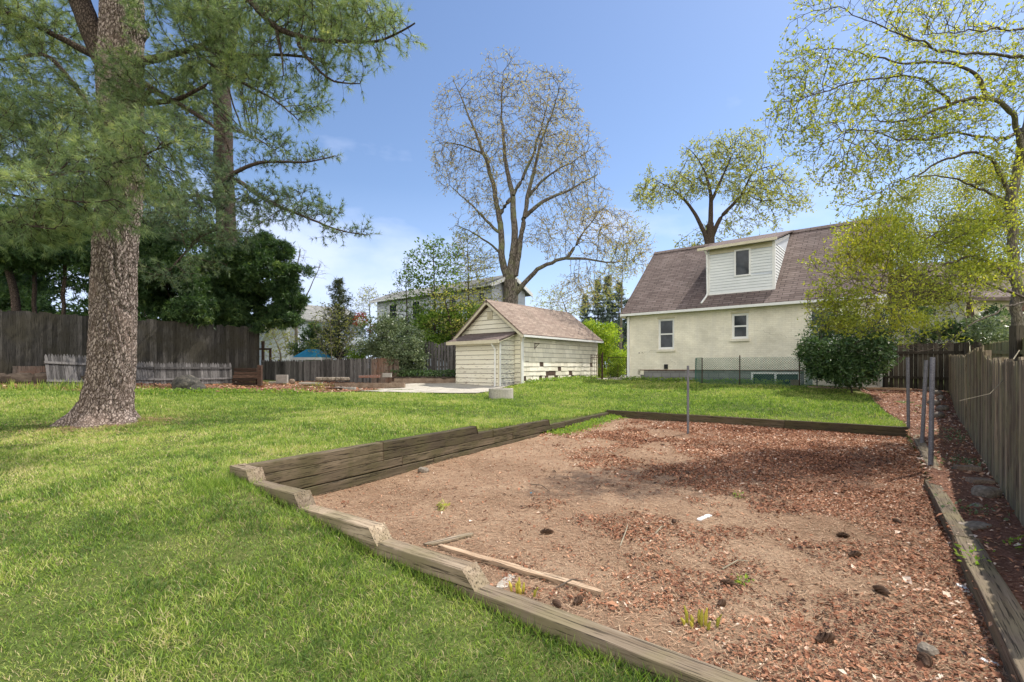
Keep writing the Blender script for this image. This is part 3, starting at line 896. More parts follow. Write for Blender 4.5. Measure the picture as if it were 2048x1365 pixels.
# shingled side: individual shakes, some missing
m = MB(); z = -.02; row = 0
while z < GH - .05:
    y = .02 - rg.uniform(0, .2)
    while y < GL - .02:
        w = rg.uniform(.2, .34); y1 = min(y + w, GL - .01)
        cy = (y + y1) / 2
        hole = (row < 1 and rg.random() < .55) or (row < 5 and rg.random() < .05) or (row == 2 and 1.7 < cy < 2.5) or (row == 1 and 1.2 < cy < 2.9 and rg.random() < .6) or (row == 4 and 1.35 < cy < 1.6) or (row == 5 and 1.9 < cy < 2.1)
        ya = max(y, .02)
        if not hole and y1 > ya:
            m.rnd = rg.random(); j = rg.uniform(-.012, .012) if row < 6 else rg.uniform(-.003, .003); t = rg.uniform(.018, .03)
            zt_ = min(z + .215, GH) - .016  # slit bares the dark backing, standing in for the shake's shadow line
            vs = [(0, ya, z + j), (0, y1 - .006, z + j), (0, y1 - .006, zt_), (0, ya, zt_), (t, ya, z + j), (t, y1 - .006, z + j), (.004, y1 - .006, zt_), (.004, ya, zt_)]
            m.add(vs, [(4, 5, 6, 7), (0, 1, 5, 4), (1, 2, 6, 5), (3, 0, 4, 7)])
        y += w
    z += .215; row += 1
m.build('side_shingles', M['cream_shake'], gar)
one('foundation', M['block_brown'], lambda m: (m.box(.0, .01, -.3, .035, GL, -.02)), gar)
# corner boards
one('corner_board', M['cream_trim'], lambda m: m.box(-.1, -.034, -.05, .002, 0.0, GH - .02), gar)
one('corner_board', M['white'], lambda m: m.box(.0, -.034, -.05, .036, .05, GH - .05), gar)
one('corner_board', M['cream_trim'], lambda m: m.box(0.0, GL - .02, -.05, .034, GL + .03, GH - .02), gar)
# roof: two slabs, rake boards, ridge
ov, sl_ = .24, GR / (GW / 2)
def slab(m, x0, z0, x1, z1, y0, y1, t=.07):
    d = Vector((x1 - x0, 0, z1 - z0)).normalized(); n = Vector((-d.z, 0, d.x)) if d.x > 0 else Vector((d.z, 0, -d.x))
    if n.z < 0: n = -n
    a = Vector((x0, y0, z0)); b = Vector((x1, y0, z1))
    m.prism([a, b, b + n * t, a + n * t], (0, y1 - y0, 0))
rf = one('roof', M['shingle_tan'], lambda m: (slab(m, ov, GH - ov * sl_, -GW / 2, GH + GR, -.3, GL + .2, .07), slab(m, -GW - ov, GH - ov * sl_, -GW / 2, GH + GR, -.3, GL + .2, .068)), gar)
one('rake_board', M['cream_trim'], lambda m: slab(m, ov - .01, GH - ov * sl_ - .12, -GW / 2, GH + GR - .12, -.30, -.27, .125), rf)
one('rake_board', M['cream_trim'], lambda m: slab(m, -GW - ov + .01, GH - ov * sl_ - .12, -GW / 2, GH + GR - .12, -.30, -.27, .123), rf)
one('ridge_cap', M['shingle_tan'], lambda m: m.prism([(-GW / 2 - .12, -.3, GH + GR - .03), (-GW / 2 + .12, -.3, GH + GR - .03), (-GW / 2, -.3, GH + GR + .1)], (0, GL + .5, 0)), rf)
one('gutter', M['white'], lambda m: (m.box(ov - .01, -.28, GH - ov * sl_ - .07, ov + .09, GL + .15, GH - ov * sl_ + .02)), gar)
def spout(m, x, y, z1, z0, r=.033, kx=.0, ky=0):
    m.tube([(x + kx, y + ky, z1), (x + kx * .9, y + ky * .9, z1 - .08), (x, y, z1 - .28), (x, y, z0 + .12), (x + .03, y - .09, z0 + .02)], r, 8)
one('downspout', M['white'], lambda m: spout(m, .02, -.075, GH - .2, -.04, .036, .2, -.03), gar)
def vent(m):
    m.box(-GW / 2 - .16, -.06, GH + .68, -GW / 2 + .16, -.02, GH + 1.02)
vn_ = one('gable_vent', M['cream_trim'], vent, gar)
def louv(m):
    for i in range(6): m.box(-GW / 2 - .11, -.075, GH + .73 + i * .045, -GW / 2 + .11, -.06, GH + .755 + i * .045)
one('louvre', M['cream_trim'], louv, vn_)
# bump-out
bx0, bx1, by = -3.2, -.46, -1.0
one('extension_wall', M['bare_wood'], lambda m: m.prism([(bx1, 0, -.25), (bx1, by, -.25), (bx1, by, 1.98), (bx1, 0, 2.3)], (bx0 - bx1, 0, 0)), gar)
m = MB(); laps(m, (0, by, 0), (1, 0, 0), (0, -1, 0), -.1, 1.98, .208, lambda z: bx0, lambda z: bx1, .028, 0, rg); m.build('extension_boards', M['cream_front'], gar)
m = MB(); laps(m, (bx1, 0, 0), (0, 1, 0), (1, 0, 0), -.1, 2.28, .208, lambda z: by if z < 1.96 else by + (z - 1.96) / .33, lambda z: -.03, .028, 0, rg); m.build('extension_side_boards', M['cream_side'], gar)
one('corner_board', M['cream_trim'], lambda m: m.box(bx1 - .08, by - .035, -.12, bx1 + .0, by - .0, 1.97), gar)
one('corner_board', M['white'], lambda m: m.box(bx1, by - .035, -.12, bx1 + .036, by + .04, 1.99), gar)
def shed(m):
    m.prism([(bx1 + .2, by - .28, 1.93), (bx1 + .2, -.03, 2.33), (bx1 + .2, -.03, 2.39), (bx1 + .2, by - .28, 1.99)], (bx0 - bx1 - .55, 0, 0))
sh = one('extension_roof', M['shingle'], shed, gar)
one('fascia', M['cream_trim'], lambda m: m.box(bx0 - .35, by - .31, 1.83, bx1 + .2, by - .282, 1.985), sh)
one('soffit', M['cream_trim'], lambda m: m.prism([(bx1 + .19, by - .28, 1.86), (bx1 + .19, -.03, 2.26), (bx1 + .19, -.03, 2.29), (bx1 + .19, by - .28, 1.89)], (bx0 - bx1 - .53, 0, 0)), sh)
one('downspout', M['white'], lambda m: spout(m, bx1 - .22, by - .075, 1.86, -.1, .04, -.06, -.16), gar)
# rusty bracket on side wall
one('bracket', M['metal_dark'], lambda m: (m.bar((.05, .85, 1.62), (.05, .85, 1.9), .02, .02), m.bar((.05, .85, 1.88), (.05, 1.25, 1.9), .02, .02), m.bar((.05, .85, 1.68), (.05, 1.15, 1.88), .015, .015)), gar)

# ================================================================= HOUSE
HZ = .86
hs = empty('house', (5.28, 22.5, HZ), YAW, 'cream painted brick house with brown shingle roof and one white dormer', 'house')
HL, EV, RD = 9.25, 3.85 - HZ, 7.25 - HZ
sp = lambda px: (22.5 * ((px - CX) / F) - 5.28) / (.77 + .638 * (px - CX) / F)
ops = [(1.45, 2.17, 2.27 - HZ, 3.6 - HZ), (4.50, 5.13, 2.61 - HZ, 3.62 - HZ), (7.17, 7.95, 2.3 - HZ, 3.64 - HZ)]
base_op = (5.22, 6.9, .80 - HZ, 1.3 - HZ)


def wall_open(m, x0, x1, z0, z1, y0, y1, ops):
    xs = sorted({x0, x1} | {o[0] for o in ops} | {o[1] for o in ops}); zs = sorted({z0, z1} | {o[2] for o in ops} | {o[3] for o in ops})
    xs = [x for x in xs if x0 <= x <= x1]; zs = [z for z in zs if z0 <= z <= z1]
    for i in range(len(xs) - 1):
        run = None
        for j in range(len(zs) - 1):
            cx, cz = (xs[i] + xs[i + 1]) / 2, (zs[j] + zs[j + 1]) / 2
            solid = not any(o[0] < cx < o[1] and o[2] < cz < o[3] for o in ops)
            if solid:
                if run is None: run = zs[j]
            if (not solid or j == len(zs) - 2) and run is not None:
                m.box(xs[i], y0, run, xs[i + 1], y1, zs[j + 1] if solid else zs[j]); run = None


LZ = 1.39 - HZ
m = MB()
wall_open(m, 0, HL, LZ, EV + .15, 0, .22, ops)
wall_open(m, 0, .5, -.5, LZ, .004, .22, []); wall_open(m, 7.02, HL, -.5, LZ, .004, .22, [])
m.box(.5, .004, .1, .62, .2, LZ); m.box(.5, .004, .3, .78, .2, LZ)
# side and back walls
m.box(0, .22, -.5, .2, 6.6, EV + .1); m.box(HL - .2, .22, -.5, HL, 6.6, EV + .1); m.box(.2, 6.4, -.5, HL - .2, 6.6, EV + .1)
hw_ = m.build('wall', M['brick_paint'], hs)
m = MB(); wall_open(m, .62, 7.02, -.5, LZ - .03, .03, .24, [base_op]); m.build('foundation', M['cmu'], hs)
one('steel_lintel', m_noise('rust', [(.12, .05, .035), (.2, .1, .07)], 10), lambda m: m.box(.62, -.012, LZ - .03, 7.0, .1, LZ), hs)
one('water_table', M['brick_paint'], lambda m: m.box(7.02, -.02, LZ - .04, HL, .0, LZ + .01), hs)
# gable end walls above the eave
one('gable_wall', M['cream_trim'], lambda m: m.prism([(.02, .05, EV), (.02, 6.55, EV), (.02, 3.4, RD - .15)], (.15, 0, 0)), hs)
one('gable_wall', M['cream_trim'], lambda m: (m.prism([(HL - .17, .05, EV), (HL - .17, 6.55, EV), (HL - .17, 3.4, RD - .15)], (.15, 0, 0))), hs)
# roof
ey, sly = -.25, (RD - EV) / 3.65
def hroof(m):
    m.prism([(-.2, ey, EV), (-.2, 3.4, RD), (-.2, 3.4, RD + .1), (-.2, ey, EV + .1)], (HL + .4, 0, 0))
    m.prism([(-.2, 7.05, EV), (-.2, 3.4, RD), (-.2, 3.4, RD + .1), (-.2, 7.05, EV + .1)], (HL + .4, 0, 0))
hr = one('roof', M['shingle'], hroof, hs)
one('ridge_cap', M['shingle'], lambda m: m.prism([(-.2, 3.25, RD + .0), (-.2, 3.55, RD + .0), (-.2, 3.4, RD + .15)], (HL + .4, 0, 0)), hr)
one('gutter', M['white'], lambda m: (m.box(-.21, ey - .1, EV - .05, HL + .2, ey + .0, EV + .05)), hs)
one('soffit', M['white'], lambda m: m.box(-.2, ey, EV - .02, HL + .2, .0, EV + .0), hs)
one('rake_board', M['white'], lambda m: m.prism([(-.205, ey, EV - .1), (-.205, 3.4, RD - .1), (-.205, 3.4, RD + .06), (-.205, ey, EV + .06)], (-.02, 0, 0)), hr)
one('downspout', M['white'], lambda m: m.box(.02, -.09, -.1, .12, -.005, EV - .05), hs)
one('fascia_corner', M['cream_trim'], lambda m: m.box(-.2, ey + .02, EV - .12, .0, .1, EV - .02), hs)


def sash(parent, x0, x1, z0, z1, y, fw=.045, mid=True, dy=.06, white=None):
    white = white or M['white']
    f = one('window', white, lambda m: (m.box(x0, y, z0, x0 + fw, y + dy, z1), m.box(x1 - fw, y, z0, x1, y + dy, z1), m.box(x0 + fw, y, z0, x1 - fw, y + dy, z0 + fw), m.box(x0 + fw, y, z1 - fw, x1 - fw, y + dy, z1)), parent)
    one('pane', M['glass'], lambda m: m.box(x0 + fw * .5, y + dy * .55, z0 + fw * .5, x1 - fw * .5, y + dy * .7, z1 - fw * .5), f)
    zm = (z0 + z1) / 2
    if mid:
        one('meeting_rail', white, lambda m: m.box(x0 + fw, y + .008, zm - .03, x1 - fw, y + dy * .5, zm + .03), f)
        one('sash_frame', white, lambda m: (m.box(x0 + fw, y + .012, z0 + fw, x0 + fw + .035, y + dy * .5, zm - .03), m.box(x1 - fw - .035, y + .012, z0 + fw, x1 - fw, y + dy * .5, zm - .03), m.box(x0 + fw + .035, y + .012, z0 + fw, x1 - fw - .035, y + dy * .5, z0 + fw + .035)), f)
        one('screen_frame', white, lambda m: (m.box(x0 + fw, y + .012, zm + .03, x0 + fw + .03, y + dy * .5, z1 - fw), m.box(x1 - fw - .03, y + .012, zm + .03, x1 - fw, y + dy * .5, z1 - fw), m.box(x0 + fw + .03, y + .012, z1 - fw - .03, x1 - fw - .03, y + dy * .5, z1 - fw)), f)
    return f
for i, o_ in enumerate(ops):
    sash(hs, o_[0], o_[1], o_[2], o_[3], .05, .06)
    one('window_sill', M['brick_paint'], lambda m: m.box(o_[0] - .05, -.07, o_[2] - .1, o_[1] + .05, .06, o_[2] - .002), hs)
    one('lintel', M['cream_trim'], lambda m: m.box(o_[0] - .03, -.012, o_[3] + .002, o_[1] + .03, .05, o_[3] + .07), hs)
bw = one('window', M['white'], lambda m: (m.box(base_op[0], .0, base_op[2], base_op[0] + .07, .1, base_op[3]), m.box(base_op[1] - .07, .0, base_op[2], base_op[1], .1, base_op[3]), m.box(6.04, .0, base_op[2], 6.11, .1, base_op[3] - .07), m.box(base_op[0] + .07, .0, base_op[3] - .07, base_op[1] - .07, .1, base_op[3])), hs)
one('pane', M['glass'], lambda m: m.box(base_op[0] + .03, .06, base_op[2], base_op[1] - .03, .07, base_op[3] - .03), bw)
one('dryer_vent', M['black'], lambda m: m.box(1.74, -.05, 1.40 - HZ + .02, 1.90, -.003, 1.40 - HZ + .22), hs)
one('hose_tap', M['metal_dark'], lambda m: (m.tube([(.58, .0, 1.28), (.58, -.07, 1.28)], .02, 6), m.tube([(.72, .0, 1.3), (.72, -.05, 1.3)], .012, 6)), hs)
# cracks in the painted brick (thin dark grooves stepping with the joints)
def crack(m, x, z, steps):
    for dx, dz in steps:
        x2, z2 = x + dx, z + dz
        m.bar((x, -.0015, z), (x2, -.0015, z2), .003, .009, (0, 1, 0)); x, z = x2, z2
one('crack', M['bare_wood'], lambda m: (crack(m, 5.3, 2.05, [(.12, .0), (.12, -.02), (.13, -.0), (.05, -.075), (.13, -.01), (.06, -.07), (.2, .01), (.15, -.01), (.05, -.08), (.1, 0), (.04, -.075), (.2, 0), (.1, -.075), (.21, 0)]),
    crack(m, 1.4, 1.4, [(-.2, -.02), (-.1, 0), (-.06, -.07), (-.22, 0), (-.05, -.07), (-.12, -.0)]), crack(m, 2.0, .95, [(.08, -.08), (.1, -.02), (.05, -.075), (-.08, -.08)])), hs)
# dormer
dx0, dx1, dy0, dzt = 3.47, 5.98, .35, 6.38 - HZ
zr = lambda y: EV + .1 + (y - ey) * sly
yr = lambda z: ey + (z - EV - .1) / sly
dm = one('dormer', M['grey_siding'], lambda m: m.prism([(dx0, dy0, zr(dy0) - .1), (dx0, dy0, dzt), (dx0, 3.3, RD - .02), (dx0, 3.2, zr(3.2) - .1)], (dx1 - dx0, 0, 0)), hs)
dwx0, dwx1 = sp(1465) - .02, sp(1493) + .07
dwz0, dwz1 = 1.45 + (HY - 551) * 19.8 / F - HZ, 1.45 + (HY - 503) * 19.8 / F - HZ
SHADOW_GAP = .012  # grey dormer body shows in these slits as painted lap shadow
m = MB(); cr = .115; z = zr(dy0) + .02
laps(m, (0, dy0, 0), (1, 0, 0), (0, -1, 0), z, dzt - .22, cr, lambda z: dx0 + .08, lambda z: dwx0 - .0 if dwz0 - .05 < z < dwz1 else dx1 - .08, .02)
z1_ = z
while z1_ < dzt - .3:
    if dwz0 - .05 < z1_ < dwz1: laps(m, (0, dy0, 0), (1, 0, 0), (0, -1, 0), z1_, z1_ + cr, cr, lambda z: dwx1, lambda z: dx1 - .08, .02)
    z1_ += cr
m.build('front_siding', M['white_vinyl'], dm)
m = MB(); laps(m, (dx1, dy0, 0), (0, 1, 0), (1, 0, 0), zr(dy0) + .03, dzt - .05, cr, lambda z: .06, lambda z: max(.0, yr(z) - dy0 - .03), .02); m.build('cheek_siding', M['white_vinyl'], dm)
m = MB(); laps(m, (dx0, dy0, 0), (0, 1, 0), (-1, 0, 0), zr(dy0) + .03, dzt - .05, cr, lambda z: .06, lambda z: max(.0, yr(z) - dy0 - .03), .02); m.build('cheek_siding', M['white_vinyl'], dm)
one('corner_board', M['white'], lambda m: m.box(dx0 - .025, dy0 - .028, zr(dy0) - .05, dx0 + .08, dy0 + .06, dzt - .02), dm)
one('corner_board', M['white'], lambda m: m.box(dx1 - .08, dy0 - .028, zr(dy0) - .05, dx1 + .025, dy0 + .06, dzt - .02), dm)
one('frieze_board', M['cream_trim'], lambda m: m.box(dx0 + .08, dy0 - .026, dzt - .22, dx1 - .08, dy0 - .001, dzt - .02), dm)
one('frieze_board', M['white'], lambda m: m.prism([(dx1 + .001, dy0 + .06, dzt - .16), (dx1 + .001, dy0 + .06, dzt - .02), (dx1 + .001, 3.1, RD - .06), (dx1 + .001, 2.7, RD - .3)], (.024, 0, 0)), dm)
one('base_trim', M['white'], lambda m: m.box(dx0 + .08, dy0 - .03, zr(dy0) - .06, dx1 - .08, dy0 - .002, zr(dy0) + .03), dm)
dr = one('dormer_roof', M['shingle'], lambda m: m.prism([(dx0 - .3, .08, dzt - .02), (dx0 - .3, 3.42, RD + .12), (dx0 - .3, 3.42, RD + .17), (dx0 - .3, .08, dzt + .04)], (dx1 - dx0 + .42, 0, 0)), dm)
one('gutter', M['cream_trim'], lambda m: m.box(dx0 - .32, -.01, dzt - .06, dx1 + .14, .075, dzt + .045), dm)
one('downspout', M['white'], lambda m: (m.tube([(dx0 - .03, .06, dzt - .05), (dx0 - .0, .22, dzt - .22), (dx0 + .0, .28, zr(.28) + .12), (dx0 - .02, .2, zr(.2) + .06), (dx0 - .12, -.12, zr(-.12) + .05)], .04, 8)), dm)
f = one('window', M['white'], lambda m: (m.box(dwx0, dy0 - .045, dwz0 - .06, dwx0 + .06, dy0, dwz1 + .06), m.box(dwx1 - .06, dy0 - .045, dwz0 - .06, dwx1, dy0, dwz1 + .06), m.box(dwx0 + .06, dy0 - .045, dwz0 - .06, dwx1 - .06, dy0, dwz0), m.box(dwx0 + .06, dy0 - .045, dwz1, dwx1 - .06, dy0, dwz1 + .06)), dm)
one('pane', M['glass'], lambda m: m.box(dwx0 + .05, dy0 - .02, dwz0 - .01, dwx1 - .05, dy0 - .012, dwz1 + .01), f)

# chain link guard in front of the basement window
M['wire_green'] = m_noise('green_vinyl_wire', [(.04, .14, .11), (.08, .22, .17)], 5, .5)
def hp(s, q, z):   # house local to world
    c, s_ = math.cos(YAW), math.sin(YAW)
    return Vector((5.28 + c * s - s_ * q, 22.5 + s_ * s + c * q, z))
cf = empty('chain_link_fence', hp(3.3, -.9, HZ), YAW, 'low green chain link fence guarding the basement window well', 'chain link fence')
def link_panel(m, a, b, z0, z1, s=.085, r=.006):
    a = Vector(a); b = Vector(b); L = (b - a).length; d = (b - a) / L; H = z1 - z0
    for sg in (1, -1):
        t = -H
        while t < L + H:
            u0, u1 = (t, t + H) if sg > 0 else (t, t - H)
            # clip to 0..L
            za, zb = z0, z1
            def cl(u0, u1, za, zb):
                lo, hi = 0.0, 1.0; du = u1 - u0
                for lim, s_ in ((0, 1), (L, -1)):
                    f0 = (u0 - lim) * s_; f1 = (u1 - lim) * s_
                    if f0 < 0 and f1 < 0: return None
                    if f0 < 0: lo = max(lo, f0 / (f0 - f1))
                    if f1 < 0: hi = min(hi, f0 / (f0 - f1))
                return (lo, hi) if hi > lo + .01 else None
            r_ = cl(u0, u1, za, zb)
            if r_:
                lo, hi = r_
                m.tube([a + d * (u0 + (u1 - u0) * lo) + Vector((0, 0, za + (zb - za) * lo)), a + d * (u0 + (u1 - u0) * hi) + Vector((0, 0, za + (zb - za) * hi))], r, 3, cap=False)
            t += s
    return m
zt1 = .62 + .72
m = MB(); link_panel(m, (.35, 0, 0), (3.9, 0, 0), -.1, 1.0); link_panel(m, (-.1, .5, 0), (.35, 0, 0), -.1, 1.02); link_panel(m, (3.9, 0, 0), (4.0, .8, 0), -.1, 1.02)
m.build('wire_mesh', M['wire_green'], cf)
for x, t in ((.35, 1.0), (1.75, 1.08), (3.72, 1.1), (4.25, .95)):
    one('post', M['metal_dark'] if x < 4 else M['metal_grey'], lambda m: m.tube([(x, .01, -.2), (x, .01, t)], .022, 8), cf)
one('post', M['wire_green'], lambda m: m.tube([(-.1, .5, -.1), (-.05, .5, 1.0)], .02, 8), cf)
pk = empty('concrete_block', hp(6.85, -.75, HZ - .02), YAW + .2, 'small tan block on the grass at the foot of the chain link fence', 'block')
one('body', M['block_brown'], lambda m: m.box(-.14, -.1, 0, .14, .1, .2), pk, bevel=.01)
wk = empty('wooden_step', hp(8.2, -1.15, th(11.2, 16.6)), YAW, 'thin pale board edging on the ground in front of the rhododendron', 'board')
one('board', M['plank'], lambda m: m.box(-.9, 0, .0, 1.9, .09, .06), wk)

# gates between garage and house
ig = empty('iron_gate', W(1182, 25.5, z=th(4.1, 25.5)), 0, 'narrow rusty iron gate standing open against the back end of the garage wall', 'gate')
def igate(m):
    w, h = .55, 1.28
    for a, b in (((0, 0, 0), (0, 0, h)), ((w, 0, 0), (w, 0, h)), ((0, 0, h), (w, 0, h)), ((0, 0, .08), (w, 0, .08)), ((0, 0, h - .12), (w, 0, h - .12))): m.bar(a, b, .035, .035)
    for i in range(1, 6): m.bar((w * i / 6, 0, .08), (w * i / 6, 0, h), .014, .014)
one('frame', M['metal_dark'], igate, ig)
one('gate_post', M['metal_dark'], lambda m: m.tube([(.6, .02, -.1), (.6, .02, 1.42)], .035, 8), ig)
cg = empty('chain_link_gate', W(1216, 25.2, z=th(5, 25.2)), -.2, 'black wire gate between the garage and the corner of the house', 'gate')
def cgate(m):
    w, h = .92, 1.15
    for a, b in (((0, 0, 0), (0, 0, h)), ((w, 0, 0), (w, 0, h)), ((0, 0, h), (w, 0, h)), ((.5, 0, 0), (.5, 0, h * .65)), ((0, 0, .06), (w, 0, .06))): m.bar(a, b, .03, .03)
one('frame', M['metal_dark'], cgate, cg)
m = MB(); link_panel(m, (.0, 0, 0), (.92, 0, 0), .06, 1.15, .11, .0045); m.build('wire_mesh', M['black'], cg)

# ================================================================= DISTANT HOUSES
nh = empty('neighbour_house', (-10.4, 38, 1.0), YAW, 'long two storey pale grey house behind the trees left of the garage', 'house')
NL, ND = 11.9, 3.3
one('wall', M['grey_siding'], lambda m: m.prism([(0, 0, -.5), (0, ND, -.5), (0, ND, 5.5), (0, ND / 2, 6.2), (0, 0, 5.6)], (NL, 0, 0)), nh)
m = MB(); laps(m, (0, 0, 0), (1, 0, 0), (0, -1, 0), 1.0, 5.55, .2, lambda z: 0, lambda z: NL, .03); laps(m, (NL, 0, 0), (0, 1, 0), (1, 0, 0), 2.0, 5.5, .2, lambda z: 0, lambda z: ND, .02); m.build('siding', M['grey_siding'], nh)
nr = one('roof', M['shingle_grey'], lambda m: m.prism([(-.3, -.4, 5.5), (-.3, ND / 2, 6.35), (-.3, ND + .4, 5.3), (-.3, ND + .4, 5.45), (-.3, ND / 2, 6.5), (-.3, -.4, 5.65)], (NL + .6, 0, 0)), nh)
one('gutter', M['white'], lambda m: m.box(-.32, -.5, 5.46, NL + .32, -.41, 5.6), nr)
one('rake_board', M['white'], lambda m: (m.prism([(NL + .31, ND + .4, 5.2), (NL + .31, ND / 2, 6.25), (NL + .31, ND / 2, 6.5), (NL + .31, ND + .4, 5.45)], (.05, 0, 0)), m.prism([(NL + .31, -.4, 5.4), (NL + .31, ND / 2 - .001, 6.25), (NL + .31, ND / 2 - .001, 6.5), (NL + .31, -.4, 5.65)], (.05, 0, 0))), nr)
spn = lambda px: (38 * ((px - CX) / F) + 10.4) / (.77 + .638 * (px - CX) / F)
for a, b_ in ((780, 796), (826, 842), (899, 915), (958, 972)):
    x0, x1 = spn(a), spn(b_)
    f = one('window', M['white'], lambda m: (m.box(x0, -.07, 3.95, x1, -.021, 5.25)), nh)
    one('pane', M['glass'], lambda m: (m.box(x0 + .09, -.09, 4.03, x1 - .09, -.071, 4.58), m.box(x0 + .09, -.09, 4.65, x1 - .09, -.071, 5.17)), f)

bh_ = empty('neighbour_house', W(500, 44, z=.9), YAW - .0, 'blue grey sided house with a white diagonal rake board behind the blue canopy', 'house')
bz = CZ + (HY - 618) * 44 / F - .9
one('wall', M['grey_siding'], lambda m: m.prism([(0, 0, -.4), (8.6, 0, -.4), (8.6, 0, bz - 1.5), (5.5, 0, bz), (0, 0, bz - .9)], (0, 6, 0)), bh_)
m = MB(); laps(m, (0, 0, 0), (1, 0, 0), (0, -1, 0), 0, bz - 1.5, .22, lambda z: 0, lambda z: 8.6, .025); m.build('siding', M['grey_siding'], bh_)
br_ = one('roof', M['shingle_grey'], lambda m: m.prism([(-.3, -.3, bz - 1.0), (5.5, -.3, bz + .0), (8.9, -.3, bz - 1.6), (8.9, -.3, bz - 1.45), (5.5, -.3, bz + .15), (-.3, -.3, bz - .85)], (0, 6.6, 0)), bh_)
one('rake_board', M['white'], lambda m: m.prism([(3.2, -.5, 2.6), (5.9, -.5, 4.9), (5.9, -.5, 5.2), (3.2, -.5, 2.9)], (0, .2, 0)), bh_)
one('porch', M['white_vinyl'], lambda m: m.prism([(3.2, -.35, -.3), (7.5, -.35, -.3), (7.5, -.35, 4.0), (5.9, -.35, 5.0), (3.2, -.35, 2.6)], (0, .32, 0)), bh_)
one('corner_board', M['white'], lambda m: m.box(3.1, -.1, 0, 3.25, -.026, bz - .8), bh_)
f = one('window', M['white'], lambda m: m.box(1.3, -.08, 3.2, 2.2, -.026, 4.4), bh_)
one('pane', M['glass'], lambda m: m.box(1.4, -.1, 3.3, 2.1, -.081, 4.3), f)

th_ = empty('neighbour_house', W(1930, 27, z=.6), 0, 'tan neighbour house with a brick chimney base beyond the right fences', 'house')
one('wall', M['cream_trim'], lambda m: m.box(0, 0, 0, 9, 7, 4.6), th_)
one('roof', M['shingle'], lambda m: m.prism([(-.5, -.5, 4.5), (-.5, 3.5, 7.2), (-.5, 7.5, 4.5), (-.5, 7.5, 4.7), (-.5, 3.5, 7.4), (-.5, -.5, 4.7)], (10, 0, 0)), th_)
one('chimney', M['brick_red'], lambda m: m.box(2.55, -.7, 0, 3.6, -.01, 4.35), th_)
f = one('window', M['white'], lambda m: m.box(.7, -.06, 2.6, 1.9, -.001, 4.0), th_)
one('pane', M['glass'], lambda m: m.box(.8, -.08, 2.7, 1.8, -.061, 3.9), f)
fh = empty('neighbour_house', W(1228, 60, z=1), -.1, 'low white house just visible behind the yellow green bush', 'house')
one('wall', M['white_vinyl'], lambda m: m.box(0, 0, 0, 9, 6, 4.2), fh)
one('roof', M['shingle_grey'], lambda m: m.prism([(-.4, -.4, 4.1), (-.4, 3, 6.0), (-.4, 6.4, 4.1)], (9.8, 0, 0)), fh)

# blue canopy, wooden frame, black panel beyond the low fence
D = 26.6; p = W(584, D, z=1.0); w = 60 * D / F
cn = empty('canopy', p, 0, 'bright blue pop up canopy showing above the grey picket fence', 'canopy')
zc = CZ + (HY - 715) * D / F - 1.0; zp = CZ + (HY - 698) * D / F - 1.0
one('roof_fabric', M['blue_tarp'], lambda m: m.add([(0, 0, zc), (w, 0, zc), (w, w, zc), (0, w, zc), (w * .35, w * .35, zp), (w * .65, w * .35, zp), (w * .65, w * .65, zp), (w * .35, w * .65, zp)],
    [(0, 1, 5, 4), (1, 2, 6, 5), (2, 3, 7, 6), (3, 0, 4, 7), (4, 5, 6, 7)]), cn)
one('valance', M['white'], lambda m: (m.box(0, -.01, zc - .14, w, .0, zc - .002), m.box(-.01, 0, zc - .14, .0, w, zc - .002), m.box(w, 0, zc - .14, w + .01, w, zc - .002)), cn)
for x, y in ((.03, .03), (w - .03, .03), (.03, w - .03), (w - .03, w - .03)):
    one('leg', M['white'], lambda m: m.box(x - .02, y - .02, -.2, x + .02, y + .02, zc), cn)
wf = empty('arbour', W(526, 27, z=.8), 0, 'brown wooden post with a crosspiece beyond the end of the tall fence', 'frame')
one('post', M['timber_red'], lambda m: m.box(-.06, -.06, 0, .06, .06, CZ + (HY - 683) * 27 / F - .8), wf)
one('post', M['timber_red'], lambda m: m.box(.35, -.05, 0, .45, .05, CZ + (HY - 697) * 27 / F - .8), wf)
one('crosspiece', M['timber_red'], lambda m: m.box(-.4, -.09, 1.65, .5, -.061, 1.75), wf)
bp = empty('black_board', W(682, 27.5, z=.9), 0, 'small black board on a pole above the back picket fence', 'board')
one('panel', M['black'], lambda m: m.box(-.23, -.03, CZ + (HY - 714) * 27.5 / F - .9, .23, .03, CZ + (HY - 703.5) * 27.5 / F - .9), bp)
one('pole', M['metal_dark'], lambda m: m.tube([(0, .05, 0), (0, .05, 1.5)], .03, 6), bp)

# ================================================================= LOW WALLS AND RUBBLE
def cinder(m, x, y, z, L=.4, w=.2, h=.2):
    t = .03
    m.box(x, y, z, x + L, y + t, z + h); m.box(x, y + w - t, z, x + L, y + w, z + h)
    for u in (0, L / 2 - t / 2, L - t): m.box(x + u, y + t, z, x + u + t, y + w - t, z + h)
lw = empty('low_block_wall', W(660, 22.0, z=.4), -.09, 'low earth stained block wall edging the concrete in front of the short brown fence', 'wall')
m = MB(); rr = random.Random(2); x = 0
for r in range(2):
    x = 0 if r == 0 else .2
    while x < 3.0: m.rnd = rr.random(); m.box(x, rr.uniform(-.01, .01), r * .2, x + .39, .2, r * .2 + .196); x += .4
m.build('blocks', M['block_brown'], lw)
pw = empty('low_block_wall', W(788, 23.4, z=.62), .06, 'mossy low wall under the gappy board fence left of the garage', 'wall')
m = MB()
for r in range(3):
    x = -.15 if r % 2 else 0
    while x < 3.3: m.rnd = rr.random(); m.box(x, rr.uniform(-.008, .008), r * .15 - .1, x + .4, .22, r * .15 + .045); x += .405
m.build('blocks', M['block_brown'], pw)
m = MB(); m.box(-.05, .22, -.1, 3.4, 1.6, .42); m.build('soil_fill', M['soil_dark'], pw)
